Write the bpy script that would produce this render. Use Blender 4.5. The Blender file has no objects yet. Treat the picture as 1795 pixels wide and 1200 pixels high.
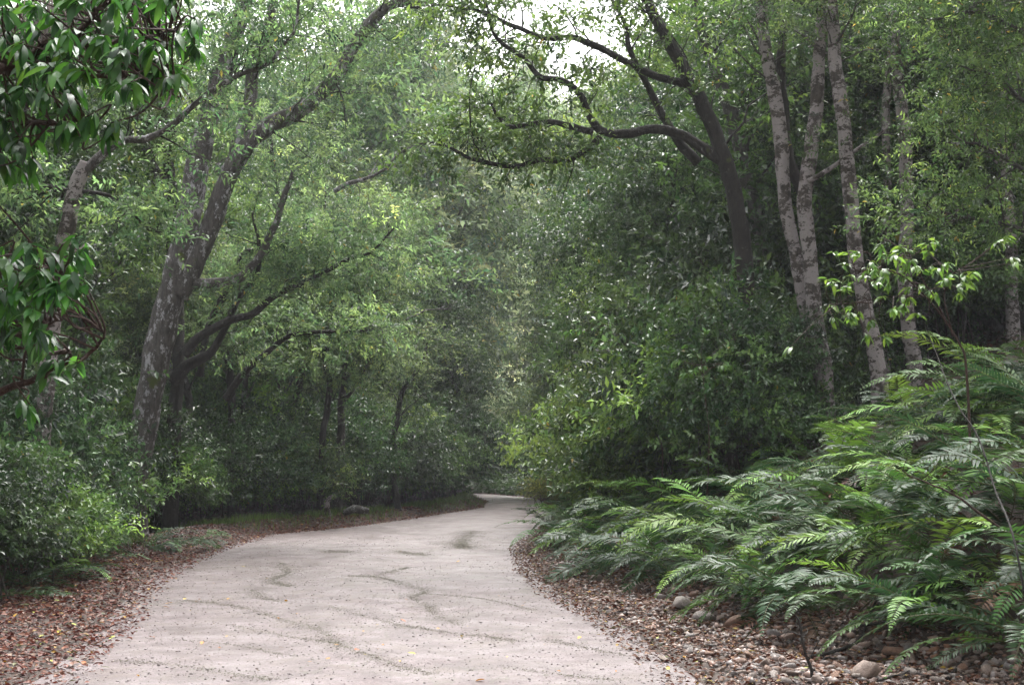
import bpy, bmesh, math, random
import numpy as np
from mathutils import Vector, Matrix, Euler

SC = bpy.context.scene
COL = SC.collection
PI = math.pi
rng = np.random.default_rng(11)
random.seed(11)

# ------------------------------------------------------------------ camera
CAM_H = 1.7
F = 2493.0
PITCH = math.atan(215 / F)
cam_data = bpy.data.cameras.new('camera')
cam_data.sensor_width = 36.0
cam_data.lens = 50.0
cam_data.clip_start = 0.1
cam_data.clip_end = 900.0
cam = bpy.data.objects.new('camera', cam_data)
COL.objects.link(cam)
cam.location = (0, 0, CAM_H)
cam.rotation_euler = (PI / 2 + PITCH, 0, 0)
SC.camera = cam

# ------------------------------------------------------------------ sky and sun (overcast)
SUN_EL, SUN_AZ = math.radians(58), math.radians(15)
world = bpy.data.worlds.new('World')
SC.world = world
world.use_nodes = True
wn, wl = world.node_tree.nodes, world.node_tree.links
bg = wn['Background']
sky = wn.new('ShaderNodeTexSky')
sky.sky_type = 'NISHITA'
sky.sun_disc = False
sky.sun_elevation = SUN_EL
sky.sun_rotation = SUN_AZ
sky.air_density = 1.2
sky.dust_density = 6.0
hs = wn.new('ShaderNodeHueSaturation')
hs.inputs['Saturation'].default_value = 0.16
wl.new(sky.outputs[0], hs.inputs['Color'])
wl.new(hs.outputs[0], bg.inputs['Color'])
bg.inputs['Strength'].default_value = 0.15
sun_d = bpy.data.lights.new('sun', 'SUN')
sun_d.energy = 0.7
sun_d.angle = math.radians(40)
sun_d.color = (1.0, 0.98, 0.95)
sun = bpy.data.objects.new('sun', sun_d)
COL.objects.link(sun)
sdir = Vector((math.sin(SUN_AZ) * math.cos(SUN_EL), math.cos(SUN_AZ) * math.cos(SUN_EL), math.sin(SUN_EL)))
sun.rotation_euler = (-sdir).to_track_quat('-Z', 'Y').to_euler()
sun.location = sdir * 60

SC.view_settings.view_transform = 'Standard'
SC.view_settings.look = 'None'
SC.view_settings.gamma = 1.0
SC.view_settings.exposure = 1.88
try:
    SC.view_settings.use_curve_mapping = False
except Exception:
    pass
cy = SC.cycles
cy.max_bounces = 8
cy.diffuse_bounces = 5
cy.glossy_bounces = 2
cy.transmission_bounces = 3
cy.volume_bounces = 0
cy.transparent_max_bounces = 8
cy.caustics_reflective = False
cy.caustics_refractive = False
cy.use_denoising = True
cy.denoiser = 'OPENIMAGEDENOISE'
cy.sample_clamp_indirect = 5.0
cy.use_adaptive_sampling = True
cy.adaptive_threshold = 0.006
SC.render.use_persistent_data = False


def at(px, py, Y):
    """world point at distance Y (m ahead of the camera) seen at a photo pixel"""
    u, v = (px - 897.5) / F, (600 - py) / F
    d = (u, math.cos(PITCH) - v * math.sin(PITCH), math.sin(PITCH) + v * math.cos(PITCH))
    t = Y / d[1]
    return np.array((d[0] * t, Y, CAM_H + d[2] * t))


# ------------------------------------------------------------------ terrain
_L = np.array([(-12, -3.3), (5, -3.2), (11, -3.55), (15, -4.15), (19, -4.9), (23, -5.5), (29, -5.95), (35, -6.0), (40, -4.4), (47, -3.0), (56, -1.45), (66, -1.35), (74, -1.9), (82, -4.2), (95, -12), (110, -26), (200, -80)], float)
_R = np.array([(-12, 2.6), (5, 1.9), (11, 1.35), (15, 1.1), (19, .55), (23, .27), (29, .15), (34, .5), (42, 1.25), (50, 1.7), (60, 1.75), (70, 1.6), (76, .8), (84, -1.4), (97, -8), (112, -21), (200, -74)], float)


def edge_l(y): return np.interp(y, _L[:, 0], _L[:, 1])
def edge_r(y): return np.interp(y, _R[:, 0], _R[:, 1])
def sh_r(y): return np.interp(y, [8, 11, 15, 23, 30, 60], [3.0, 2.5, 1.25, .85, .6, .5])
def sh_l(y): return np.interp(y, [8, 11, 20, 26, 35, 60], [3.2, 3.0, 2.3, 1.7, 1.1, .6])
def smooth(a, b, x):
    t = np.clip((x - a) / (b - a), 0, 1)
    return t * t * (3 - 2 * t)


def vnoise(x, y, s, seed=0):
    """cheap smooth value noise, vectorised"""
    x = np.asarray(x, float) / s + seed * 17.3
    y = np.asarray(y, float) / s - seed * 9.1
    xi, yi = np.floor(x), np.floor(y)
    fx, fy = x - xi, y - yi
    fx = fx * fx * (3 - 2 * fx); fy = fy * fy * (3 - 2 * fy)
    def h(a, b):
        v = np.sin(a * 127.1 + b * 311.7 + seed * 74.7) * 43758.5453
        return v - np.floor(v)
    return (h(xi, yi) * (1 - fx) + h(xi + 1, yi) * fx) * (1 - fy) + (h(xi, yi + 1) * (1 - fx) + h(xi + 1, yi + 1) * fx) * fy


def ground_z(x, y):
    x = np.asarray(x, float); y = np.asarray(y, float)
    el, er = edge_l(y), edge_r(y)
    dl = el - x
    dr = x - er
    z = np.zeros(np.broadcast(x, y).shape)
    n1 = vnoise(x, y, 1.3, 1) - .5
    n2 = vnoise(x, y, .35, 2) - .5
    n3 = vnoise(x, y, 6, 3) - .5
    sl, sr = sh_l(y), sh_r(y)
    # left: litter apron, a low berm, then gently rising forest floor
    a = np.clip(dl, 0, None)
    zl = smooth(0.0, .6, a) * (.05 + n2 * .06 + n1 * .08)
    b = a - sl
    zl += .22 * np.exp(-(b / .45) ** 2) * smooth(20, 30, y) + .35 * smooth(0, 3.0, b) + np.clip(b - 3, 0, 60) * .07 + smooth(1, 6, b) * (n3 * .5 + n1 * .1)
    # right: apron, shallow ditch, steep bank
    c = np.clip(dr, 0, None)
    zr = smooth(0.0, .5, c) * (.05 + n2 * .07 + n1 * .09)
    e = c - sr
    far = smooth(36, 60, y)
    zr += np.clip(e, 0, 6) * (.50 - .2 * far) + np.clip(e - 6, 0, 40) * (.38 - .2 * far) + smooth(.6, 3, e) * (n3 * .6 + n1 * .2)
    z = np.where(dl > 0, zl, np.where(dr > 0, zr, -0.05))
    hill = np.clip(y - 114 + .1 * x, 0, 62)
    z = z + hill * .56 * smooth(0, 18, np.minimum(np.abs(dl), np.abs(dr)))
    return z


def gz(x, y): return float(ground_z(np.array([x]), np.array([y]))[0])


# ------------------------------------------------------------------ materials
def nmat(name):
    m = bpy.data.materials.new(name)
    m.use_nodes = True
    nt = m.node_tree
    return m, nt.nodes, nt.links, nt.nodes['Principled BSDF']


def leaf_mat(name, rough=.38, trans=.3, spec=.5, jitter=False, lo=.78, hi=1.3):
    m, n, l, p = nmat(name)
    a = n.new('ShaderNodeAttribute'); a.attribute_name = 'tint'
    col = a.outputs['Color']
    if True:
        oi = n.new('ShaderNodeObjectInfo')
        hv = n.new('ShaderNodeHueSaturation')
        mr = n.new('ShaderNodeMapRange'); mr.inputs['To Min'].default_value = .65 if jitter else lo; mr.inputs['To Max'].default_value = 1.4 if jitter else hi
        mh = n.new('ShaderNodeMath'); mh.operation = 'FRACT'; mm_ = n.new('ShaderNodeMath'); mm_.operation = 'MULTIPLY'; mm_.inputs[1].default_value = 37.3
        mq = n.new('ShaderNodeMapRange'); mq.inputs['To Min'].default_value = .482; mq.inputs['To Max'].default_value = .515
        l.new(oi.outputs['Random'], mm_.inputs[0]); l.new(mm_.outputs[0], mh.inputs[0]); l.new(mh.outputs[0], mq.inputs['Value']); l.new(mq.outputs[0], hv.inputs['Hue'])
        l.new(oi.outputs['Random'], mr.inputs['Value']); l.new(mr.outputs[0], hv.inputs['Value'])
        l.new(col, hv.inputs['Color']); col = hv.outputs[0]
    l.new(col, p.inputs['Base Color'])
    p.inputs['Roughness'].default_value = rough
    p.inputs['Specular IOR Level'].default_value = spec
    t = n.new('ShaderNodeBsdfTranslucent')
    br = n.new('ShaderNodeHueSaturation'); br.inputs['Value'].default_value = 1.6; br.inputs['Hue'].default_value = .485
    l.new(col, br.inputs['Color']); l.new(br.outputs[0], t.inputs['Color'])
    mx = n.new('ShaderNodeMixShader'); mx.inputs[0].default_value = trans
    l.new(p.outputs[0], mx.inputs[1]); l.new(t.outputs[0], mx.inputs[2])
    l.new(mx.outputs[0], n['Material Output'].inputs['Surface'])
    return m


def ramp(n, l, src, stops):
    r = n.new('ShaderNodeValToRGB')
    e = r.color_ramp.elements
    while len(e) < len(stops): e.new(.5)
    for k, (pos, c) in enumerate(stops):
        e[k].position = pos; e[k].color = (*c, 1) if len(c) == 3 else c
    l.new(src, r.inputs['Fac'])
    return r.outputs['Color']


def noise(n, l, vec, scale, detail=4, rough=.55, dist=0.0):
    t = n.new('ShaderNodeTexNoise')
    t.inputs['Scale'].default_value = scale; t.inputs['Detail'].default_value = detail
    t.inputs['Roughness'].default_value = rough; t.inputs['Distortion'].default_value = dist
    if vec is not None: l.new(vec, t.inputs['Vector'])
    return t.outputs['Fac']


def mixc(n, l, fac, a, b, mode='MIX'):
    m = n.new('ShaderNodeMix'); m.data_type = 'RGBA'; m.blend_type = mode
    for s, v in (('Factor', fac), ('A', a), ('B', b)):
        sock = [i for i in m.inputs if i.name == s and (s != 'Factor' and i.type == 'RGBA' or s == 'Factor' and i.type == 'VALUE')][0]
        if hasattr(v, 'is_linked'): l.new(v, sock)
        else: sock.default_value = v if s == 'Factor' else (*v, 1)
    return [o for o in m.outputs if o.type == 'RGBA'][0]


def mapped(n, l, scale, coord='Object'):
    tc = n.new('ShaderNodeTexCoord'); mp = n.new('ShaderNodeMapping'); mp.inputs['Scale'].default_value = scale
    l.new(tc.outputs[coord], mp.inputs['Vector'])
    return mp.outputs[0]


def bump(n, l, p, h, dist, strength=1.0):
    b = n.new('ShaderNodeBump'); b.inputs['Distance'].default_value = dist; b.inputs['Strength'].default_value = strength
    l.new(h, b.inputs['Height']); l.new(b.outputs[0], p.inputs['Normal'])


def bark_mat(name, dark, light, lichen, thr, bands=False, moss=.0, scale=1.0):
    m, n, l, p = nmat(name)
    v = mapped(n, l, (1, 1, 1)); vs = mapped(n, l, (1, 1, .3)); vb = mapped(n, l, (1.0, 1.0, 1.5) if bands else (1.6, 1.6, .9))
    base = ramp(n, l, noise(n, l, vs, 14 * scale, 6, .7), [(.3, dark), (.7, light)])
    big = noise(n, l, vb, 2.9 * scale, 12, .76)
    mask = ramp(n, l, big, [(thr, (0, 0, 0)), (thr + .02, (1, 1, 1))])
    lic = mixc(n, l, noise(n, l, v, 30, 3), tuple(c * .72 for c in lichen), lichen)
    c = mixc(n, l, mask, base, lic)
    spk = ramp(n, l, noise(n, l, v, 9 * scale, 5, .75), [(.60, (0, 0, 0)), (.66, (1, 1, 1))])
    c = mixc(n, l, spk, c, tuple(.5 * (a + b) for a, b in zip(light, lichen)))
    if moss > 0:
        mm = ramp(n, l, noise(n, l, v, 1.7, 5, .6), [(1 - moss, (0, 0, 0)), (1 - moss + .08, (1, 1, 1))])
        c = mixc(n, l, mm, c, (.075, .095, .018))
    l.new(c, p.inputs['Base Color'])
    p.inputs['Roughness'].default_value = .75
    p.inputs['Specular IOR Level'].default_value = .3
    bump(n, l, p, noise(n, l, vs, 16 * scale, 6, .75), .07, .9)
    return m


M = {}
M['leaf'] = leaf_mat('leaf_wet', .33, .36)
M['leaf_matte'] = leaf_mat('leaf_soft', .42, .46, .5)
M['leaf_gloss'] = leaf_mat('leaf_glossy', .2, .25, .6)
M['leaf_single'] = leaf_mat('leaf_glossy_single', .36, .42, .45, jitter=True)
M['frond'] = leaf_mat('frond_glossy', .48, .26, .33, jitter=True)
M['litter'] = leaf_mat('leaf_litter', .55, .1, .35)
M['bark_lichen'] = bark_mat('bark_lichen', (.030, .026, .023), (.135, .12, .108), (.42, .40, .41), .545, moss=.40)
M['bark_pale'] = bark_mat('bark_pale', (.022, .017, .014), (.12, .10, .085), (.38, .335, .325), .485, bands=True, scale=1.3)
M['bark_dark'] = bark_mat('bark_dark', (.012, .010, .009), (.045, .038, .032), (.14, .14, .12), .66, moss=.34)
M['bark_grey'] = bark_mat('bark_grey', (.03, .026, .024), (.10, .09, .08), (.30, .30, .28), .58)
M['bark_brown'] = bark_mat('bark_brown', (.03, .016, .012), (.085, .048, .034), (.13, .10, .08), .7)
M['twig'] = bark_mat('twig_bark', (.03, .024, .02), (.09, .075, .06), (.2, .19, .17), .62)


def ground_material():
    m, n, l, p = nmat('forest_soil')
    v = mapped(n, l, (1, 1, 1))
    c = ramp(n, l, noise(n, l, v, 5, 8, .7), [(.3, (.018, .012, .009)), (.5, (.05, .03, .021)), (.7, (.10, .065, .047))])
    c2 = ramp(n, l, noise(n, l, v, 60, 4, .7), [(.35, (.5, .45, .42)), (.65, (1.4, 1.3, 1.2))])
    l.new(mixc(n, l, 1.0, c, c2, 'MULTIPLY'), p.inputs['Base Color'])
    p.inputs['Roughness'].default_value = .7
    bump(n, l, p, noise(n, l, v, 45, 6, .7), .03)
    return m


def road_material():
    m, n, l, p = nmat('wet_gravel_road')
    v = mapped(n, l, (1, 1, 1))
    base = ramp(n, l, noise(n, l, v, 1.6, 10, .72), [(.39, (.100, .074, .074)), (.5, (.143, .111, .112)), (.61, (.19, .157, .160))])
    # grit
    g = ramp(n, l, noise(n, l, v, 38, 4, .8), [(.40, (.62, .59, .56)), (.5, (1, 1, 1)), (.60, (1.3, 1.28, 1.27))])
    c = mixc(n, l, 1.0, base, g, 'MULTIPLY')
    # fine matted olive debris washed into thin streaks across the road
    tc = n.new('ShaderNodeTexCoord'); mp = n.new('ShaderNodeMapping')
    mp.inputs['Scale'].default_value = (.55, .42, 1); mp.inputs['Rotation'].default_value = (0, 0, math.radians(-28))
    l.new(tc.outputs['Object'], mp.inputs['Vector'])
    w = noise(n, l, mp.outputs[0], 1.1, 5, .62, 1.2)
    s = n.new('ShaderNodeMath'); s.operation = 'SUBTRACT'; l.new(w, s.inputs[0]); s.inputs[1].default_value = .5
    ab = n.new('ShaderNodeMath'); ab.operation = 'ABSOLUTE'; l.new(s.outputs[0], ab.inputs[0])
    fine = noise(n, l, v, 26, 5, .8)
    ad = n.new('ShaderNodeMath'); ad.operation = 'MULTIPLY_ADD'; l.new(fine, ad.inputs[0]); ad.inputs[1].default_value = .11; l.new(ab.outputs[0], ad.inputs[2])
    line = ramp(n, l, ad.outputs[0], [(.054, (1, 1, 1)), (.066, (0, 0, 0))])
    patch = ramp(n, l, noise(n, l, v, .33, 2, .5), [(.47, (0, 0, 0)), (.56, (1, 1, 1))])
    ml = n.new('ShaderNodeMath'); ml.operation = 'MULTIPLY'; l.new(line, ml.inputs[0]); l.new(patch, ml.inputs[1])
    m2 = n.new('ShaderNodeMath'); m2.operation = 'MULTIPLY'; l.new(ml.outputs[0], m2.inputs[0]); m2.inputs[1].default_value = .75
    c = mixc(n, l, m2.outputs[0], c, (.085, .078, .05))
    # brownish dirt drifting in from the edges: worn patches
    d = ramp(n, l, noise(n, l, v, 2.3, 6, .75), [(.5, (0, 0, 0)), (.66, (.8, .8, .8))])
    c = mixc(n, l, d, c, (.135, .105, .09))
    pk = ramp(n, l, noise(n, l, v, 9, 6, .8), [(.62, (0, 0, 0)), (.72, (.5, .5, .5))])
    c = mixc(n, l, pk, c, (.28, .25, .25))
    l.new(c, p.inputs['Base Color'])
    rr = ramp(n, l, noise(n, l, v, 1.1, 5, .6), [(.35, (.34, .34, .34)), (.65, (.7, .7, .7))])
    l.new(rr, p.inputs['Roughness'])
    bh = n.new('ShaderNodeMath'); bh.operation = 'MULTIPLY_ADD'
    l.new(noise(n, l, v, 90, 5, .75), bh.inputs[0]); bh.inputs[1].default_value = .5; l.new(noise(n, l, v, 14, 5, .7), bh.inputs[2])
    bump(n, l, p, bh.outputs[0], .012)
    return m


def stone_material():
    m, n, l, p = nmat('stone_rough')
    v = mapped(n, l, (1, 1, 1))
    oi = n.new('ShaderNodeObjectInfo')
    c = ramp(n, l, oi.outputs['Random'], [(.0, (.30, .22, .175)), (.3, (.36, .295, .255)), (.6, (.29, .26, .25)), (.8, (.33, .17, .10)), (1, (.20, .17, .15))])
    c2 = ramp(n, l, noise(n, l, v, 6, 6, .7), [(.3, (.6, .57, .55)), (.6, (1.1, 1.1, 1.1))])
    l.new(mixc(n, l, 1.0, c, c2, 'MULTIPLY'), p.inputs['Base Color'])
    p.inputs['Roughness'].default_value = .5
    bump(n, l, p, noise(n, l, v, 14, 6, .7), .02)
    return m


def tint_mat(name, rough):
    m, n, l, p = nmat(name)
    a = n.new('ShaderNodeAttribute'); a.attribute_name = 'tint'
    l.new(a.outputs['Color'], p.inputs['Base Color'])
    p.inputs['Roughness'].default_value = rough
    return m


M['soil'] = ground_material()
M['road'] = road_material()
M['stone'] = stone_material()
M['gravel'] = tint_mat('gravel_stones', .5)


# ------------------------------------------------------------------ mesh helpers
def mesh_np(name, verts, tris, mat, tint=None, smooth_=False):
    me = bpy.data.meshes.new(name)
    verts = np.asarray(verts, np.float32).reshape(-1, 3); tris = np.asarray(tris, np.int32).reshape(-1, 3)
    me.vertices.add(len(verts)); me.vertices.foreach_set('co', verts.ravel())
    me.loops.add(len(tris) * 3); me.loops.foreach_set('vertex_index', tris.ravel())
    me.polygons.add(len(tris)); me.polygons.foreach_set('loop_start', np.arange(0, len(tris) * 3, 3, dtype=np.int32))
    if smooth_: me.polygons.foreach_set('use_smooth', np.ones(len(tris), bool))
    if tint is not None:
        at_ = me.attributes.new('tint', 'FLOAT_COLOR', 'POINT')
        c = np.ones((len(verts), 4), np.float32); c[:, :3] = tint
        at_.data.foreach_set('color', c.ravel())
    me.materials.append(mat)
    me.update(calc_edges=True)
    return me


def link(name, me, parent=None, loc=None, label=None, cat=None, group=None, kind=None):
    o = bpy.data.objects.new(name, me)
    COL.objects.link(o)
    if parent is not None: o.parent = parent
    if loc is not None: o.location = loc
    if label: o['label'] = label
    if cat: o['category'] = cat
    if group: o['group'] = group
    if kind: o['kind'] = kind
    return o


def norm(v): return v / np.maximum(np.linalg.norm(v, axis=-1, keepdims=True), 1e-9)


RH_V = np.array([(0, 0, 0), (-.5, .45, .10), (0, 1, -.12), (.5, .45, .10)], float)
RH_F = np.array([(0, 2, 1), (0, 3, 2)])
LF_V = np.array([(0, 0, 0), (0, .34, .03), (0, .7, -.06), (0, 1.0, -.26), (-.44, .28, .09), (-.42, .66, .0), (.44, .28, .09), (.42, .66, .0)], float)
LF_F = np.array([(0, 1, 4), (1, 5, 4), (1, 2, 5), (2, 3, 5), (0, 6, 1), (1, 6, 7), (1, 7, 2), (2, 7, 3)])


def leaves_np(P, D, N, L, W, tint, shape='rh'):
    V, Fc = (RH_V, RH_F) if shape == 'rh' else (LF_V, LF_F)
    n = len(P); S = norm(np.cross(D, N)); N = np.cross(S, D)
    L = np.broadcast_to(L, n)[:, None, None]; W = np.broadcast_to(W, n)[:, None, None]
    vs = P[:, None, :] + S[:, None, :] * (V[None, :, 0:1] * W) + D[:, None, :] * (V[None, :, 1:2] * L) + N[:, None, :] * (V[None, :, 2:3] * L)
    fs = Fc[None] + (np.arange(n) * len(V))[:, None, None]
    ts = np.repeat(tint, len(V), axis=0)
    return vs.reshape(-1, 3), fs.reshape(-1, 3), ts


def tube_np(poly, rad, sides=8, bumps=0.0, seed=0):
    poly = np.asarray(poly, float); n = len(poly)
    rad = np.asarray(rad, float)
    T = norm(np.gradient(poly, axis=0))
    up = np.array((0.0, 0, 1)) if abs(T[0][2]) < .9 else np.array((1.0, 0, 0))
    A = np.zeros_like(poly); a = norm(np.cross(T[0], up))
    for i in range(n):
        a = a - T[i] * np.dot(a, T[i]); a = a / max(np.linalg.norm(a), 1e-9); A[i] = a
    B = np.cross(T, A)
    th = np.arange(sides) * 2 * PI / sides
    r = np.repeat(rad[:, None], sides, 1)
    if bumps:
        rs = np.random.default_rng(seed)
        ph = rs.uniform(0, 6.28, 6)
        s = np.arange(n)[:, None] * .55
        r = r * (1 + bumps * (np.sin(2 * th + ph[0] + s * .9) * .5 + np.sin(3 * th + ph[1] - s * .6) * .5 + .6 * np.sin(s * 1.7 + ph[2] + th) + .5 * rs.normal(size=(n, sides)) * .5))
    V = poly[:, None, :] + A[:, None, :] * (np.cos(th)[None, :, None] * r[..., None]) + B[:, None, :] * (np.sin(th)[None, :, None] * r[..., None])
    V = V.reshape(-1, 3)
    i = np.arange(n - 1)[:, None] * sides; j = np.arange(sides)[None]; j2 = (j + 1) % sides
    q1 = np.stack([i + j, i + j2, i + sides + j2], -1).reshape(-1, 3)
    q2 = np.stack([i + j, i + sides + j2, i + sides + j], -1).reshape(-1, 3)
    V = np.vstack([V, poly[:1], poly[-1:]])
    c0, c1 = n * sides, n * sides + 1
    jj = np.arange(sides); jn = (jj + 1) % sides
    caps = np.vstack([np.stack([np.full(sides, c0), jn, jj], -1), np.stack([np.full(sides, c1), (n - 1) * sides + jj, (n - 1) * sides + jn], -1)])
    return V, np.vstack([q1, q2, caps])


def join_np(parts):
    vs, fs, off = [], [], 0
    for v, f in parts:
        vs.append(v); fs.append(f + off); off += len(v)
    return np.vstack(vs), np.vstack(fs)


def spline(pts, n=8):
    """Catmull-Rom through the points"""
    P = np.asarray(pts, float)
    P = np.vstack([2 * P[0] - P[1], P, 2 * P[-1] - P[-2]])
    out = []
    for i in range(1, len(P) - 2):
        t = np.linspace(0, 1, n, endpoint=False)[:, None]
        a, b, c, d = P[i - 1], P[i], P[i + 1], P[i + 2]
        out.append(.5 * (2 * b + (c - a) * t + (2 * a - 5 * b + 4 * c - d) * t * t + (3 * b - a - 3 * c + d) * t ** 3))
    out.append(P[-2][None])
    return np.vstack(out)


def wiggle(poly, amp, seed):
    r = np.random.default_rng(seed); n = len(poly)
    t = np.linspace(0, 1, n)[:, None]
    off = sum(np.sin(t * 6.28 * k + r.uniform(0, 6.28, 3)) * r.normal(size=3) / k for k in (1.3, 2.7, 5.1, 9))
    return poly + off * amp * np.sin(np.clip(t * 3, 0, PI / 2))


# ------------------------------------------------------------------ growing wood and leaves
def side_branches(poly, rad, n, length, start=.3, up=.25, seed=0, spread=1.0, droop=0.0):
    r = np.random.default_rng(seed); out = []
    m = len(poly)
    for k in range(n):
        f = start + (1 - start) * (k + r.uniform(0, 1)) / n
        i = min(int(f * (m - 1)), m - 2)
        T = norm(poly[i + 1] - poly[i]); rd = norm(r.normal(size=3))
        side = norm(rd - T * np.dot(rd, T))
        d = norm(T * r.uniform(.3, .9) + side * spread + np.array((0, 0, up)))
        Ln = length * r.uniform(.55, 1.25) * (1.15 - .5 * f)
        k_ = 6; pts = [poly[i]]
        for s in range(k_):
            d = norm(d + r.normal(size=3) * .22 + np.array((0, 0, (up * .25 if s < 3 else -droop))))
            pts.append(pts[-1] + d * Ln / k_)
        r0 = min(rad[i] * .55, max(.006, Ln * .016))
        out.append((np.array(pts), np.linspace(r0, max(.003, r0 * .25), k_ + 1)))
    return out


SPEC = {  # colour (linear), leaf length, width, leaves per twig, twig length, material, shape, yellow share
    'dark':   dict(c=(.033, .072, .023), L=.12, W=.056, k=7, tw=.34, m='leaf', y=.001),
    'mid':    dict(c=(.072, .138, .029), L=.155, W=.066, k=6, tw=.36, m='leaf', y=.002),
    'light':  dict(c=(.084, .142, .052), L=.125, W=.048, k=7, tw=.36, m='leaf_matte', y=.003),
    'pale':   dict(c=(.19, .25, .14), L=.13, W=.060, k=8, tw=.42, m='leaf_matte', y=.02),  # far-tree leaves: the paleness of mist is put into their colour
    'olive':  dict(c=(.050, .095, .028), L=.075, W=.028, k=8, tw=.26, m='leaf_matte', y=.008),
    'fresh':  dict(c=(.085, .190, .030), L=.155, W=.062, k=6, tw=.32, m='leaf', y=.015),
    'bush':   dict(c=(.060, .116, .034), L=.100, W=.052, k=8, tw=.30, m='leaf', y=.003),
    'yellowish': dict(c=(.13, .17, .030), L=.10, W=.05, k=8, tw=.34, m='leaf_matte', y=.06),
}


def foliage(name, O, D, sp, parent=None, seed=0, scale=1.0, clump=None, link_it=True, twigs=True):
    """O, D: twig origins and directions; builds one leaf mesh (kind stuff) and one twig mesh"""
    s = SPEC[sp]; r = np.random.default_rng(seed)
    n, k = len(O), s['k']
    D = norm(D)
    tl = s['tw'] * scale * r.uniform(.6, 1.3, n)
    t = (np.arange(k) + .6) / k
    droop = np.array((0, 0, -1.0))
    P = O[:, None, :] + D[:, None, :] * (tl[:, None] * t[None])[..., None] + droop * (tl[:, None] * t[None] ** 2 * .18)[..., None]
    rd = r.normal(size=(n, 1, 3)); sd = norm(np.cross(D[:, None, :], rd))
    sgn = np.where(np.arange(k) % 2 == 0, 1.0, -1.0)[None, :, None]
    LD = norm(D[:, None, :] * .7 + sd * sgn * .9 + r.normal(size=(n, k, 3)) * .35 + np.array((0, 0, -.12)))
    N = norm(np.array((0, 0, 1.0)) + r.normal(size=(n, k, 3)) * .45)
    N = norm(N - LD * np.sum(N * LD, -1, keepdims=True))
    sz = r.uniform(.65, 1.25, (n, k)) * scale
    cl = (clump if clump is not None else r.normal(size=n) * .15)
    val = np.exp(cl[:, None] + r.normal(size=(n, k)) * .18)[..., None]
    hue = r.normal(size=(n, 1, 1)) * .10 + cl[:, None, None] * .25
    c = np.array(s['c'])[None, None] * val * (1 + hue * np.array((1.0, .25, -.3)))
    yel = r.random((n, k, 1)) < s['y']
    c = np.where(yel, np.array((.36, .29, .05)) * r.uniform(.5, 1.1, (n, k, 1)), c)
    v, f, tn = leaves_np(P.reshape(-1, 3), LD.reshape(-1, 3), N.reshape(-1, 3), (s['L'] * sz).ravel(), (s['W'] * sz).ravel(), np.clip(c.reshape(-1, 3), .004, .7))
    me = mesh_np(name, v, f, M[s['m']], tn)
    tme = None
    if twigs:
        m_ = min(n, 900); ii = r.permutation(n)[:m_]
        e = O[ii] + D[ii] * tl[ii][:, None] + droop * (tl[ii] * .18)[:, None]
        b = O[ii] - D[ii] * (tl[ii] * .8)[:, None]
        w = .0045
        A = norm(np.cross(D[ii], r.normal(size=(m_, 3)))); B = np.cross(D[ii], A)
        tv = np.stack([b + A * w, b - A * w * .5 + B * w * .8, b - A * w * .5 - B * w * .8, e], 1).reshape(-1, 3)
        o4 = (np.arange(m_) * 4)[:, None, None]
        tf = (np.array([(0, 1, 3), (1, 2, 3), (2, 0, 3)])[None] + o4).reshape(-1, 3)
        tme = mesh_np(name + '_twigs', tv, tf, M['twig'])
    if not link_it: return me, tme
    o = link(name, me, parent, kind='stuff')
    if tme: link('twigs', tme, parent, kind='stuff')
    return o


def clumps_from(pts, r, per, sig, dirc=None):
    """twig origins gathered in clumps around pts"""
    n = len(pts)
    O = np.repeat(pts, per, 0); cid = np.repeat(np.arange(n), per)
    off = r.normal(size=(n * per, 3)) * sig * np.array((1.1, 1.1, .38))
    D = norm(off + np.array((0, 0, .25 * sig)) + r.normal(size=off.shape) * sig * .5 + (0 if dirc is None else np.repeat(dirc, per, 0) * sig))
    cv = r.normal(size=n) * .42
    return O + off, D, cv[cid] + off[:, 2] / max(sig, .01) * .05


def origin_shift(v, base): return v - base


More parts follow.
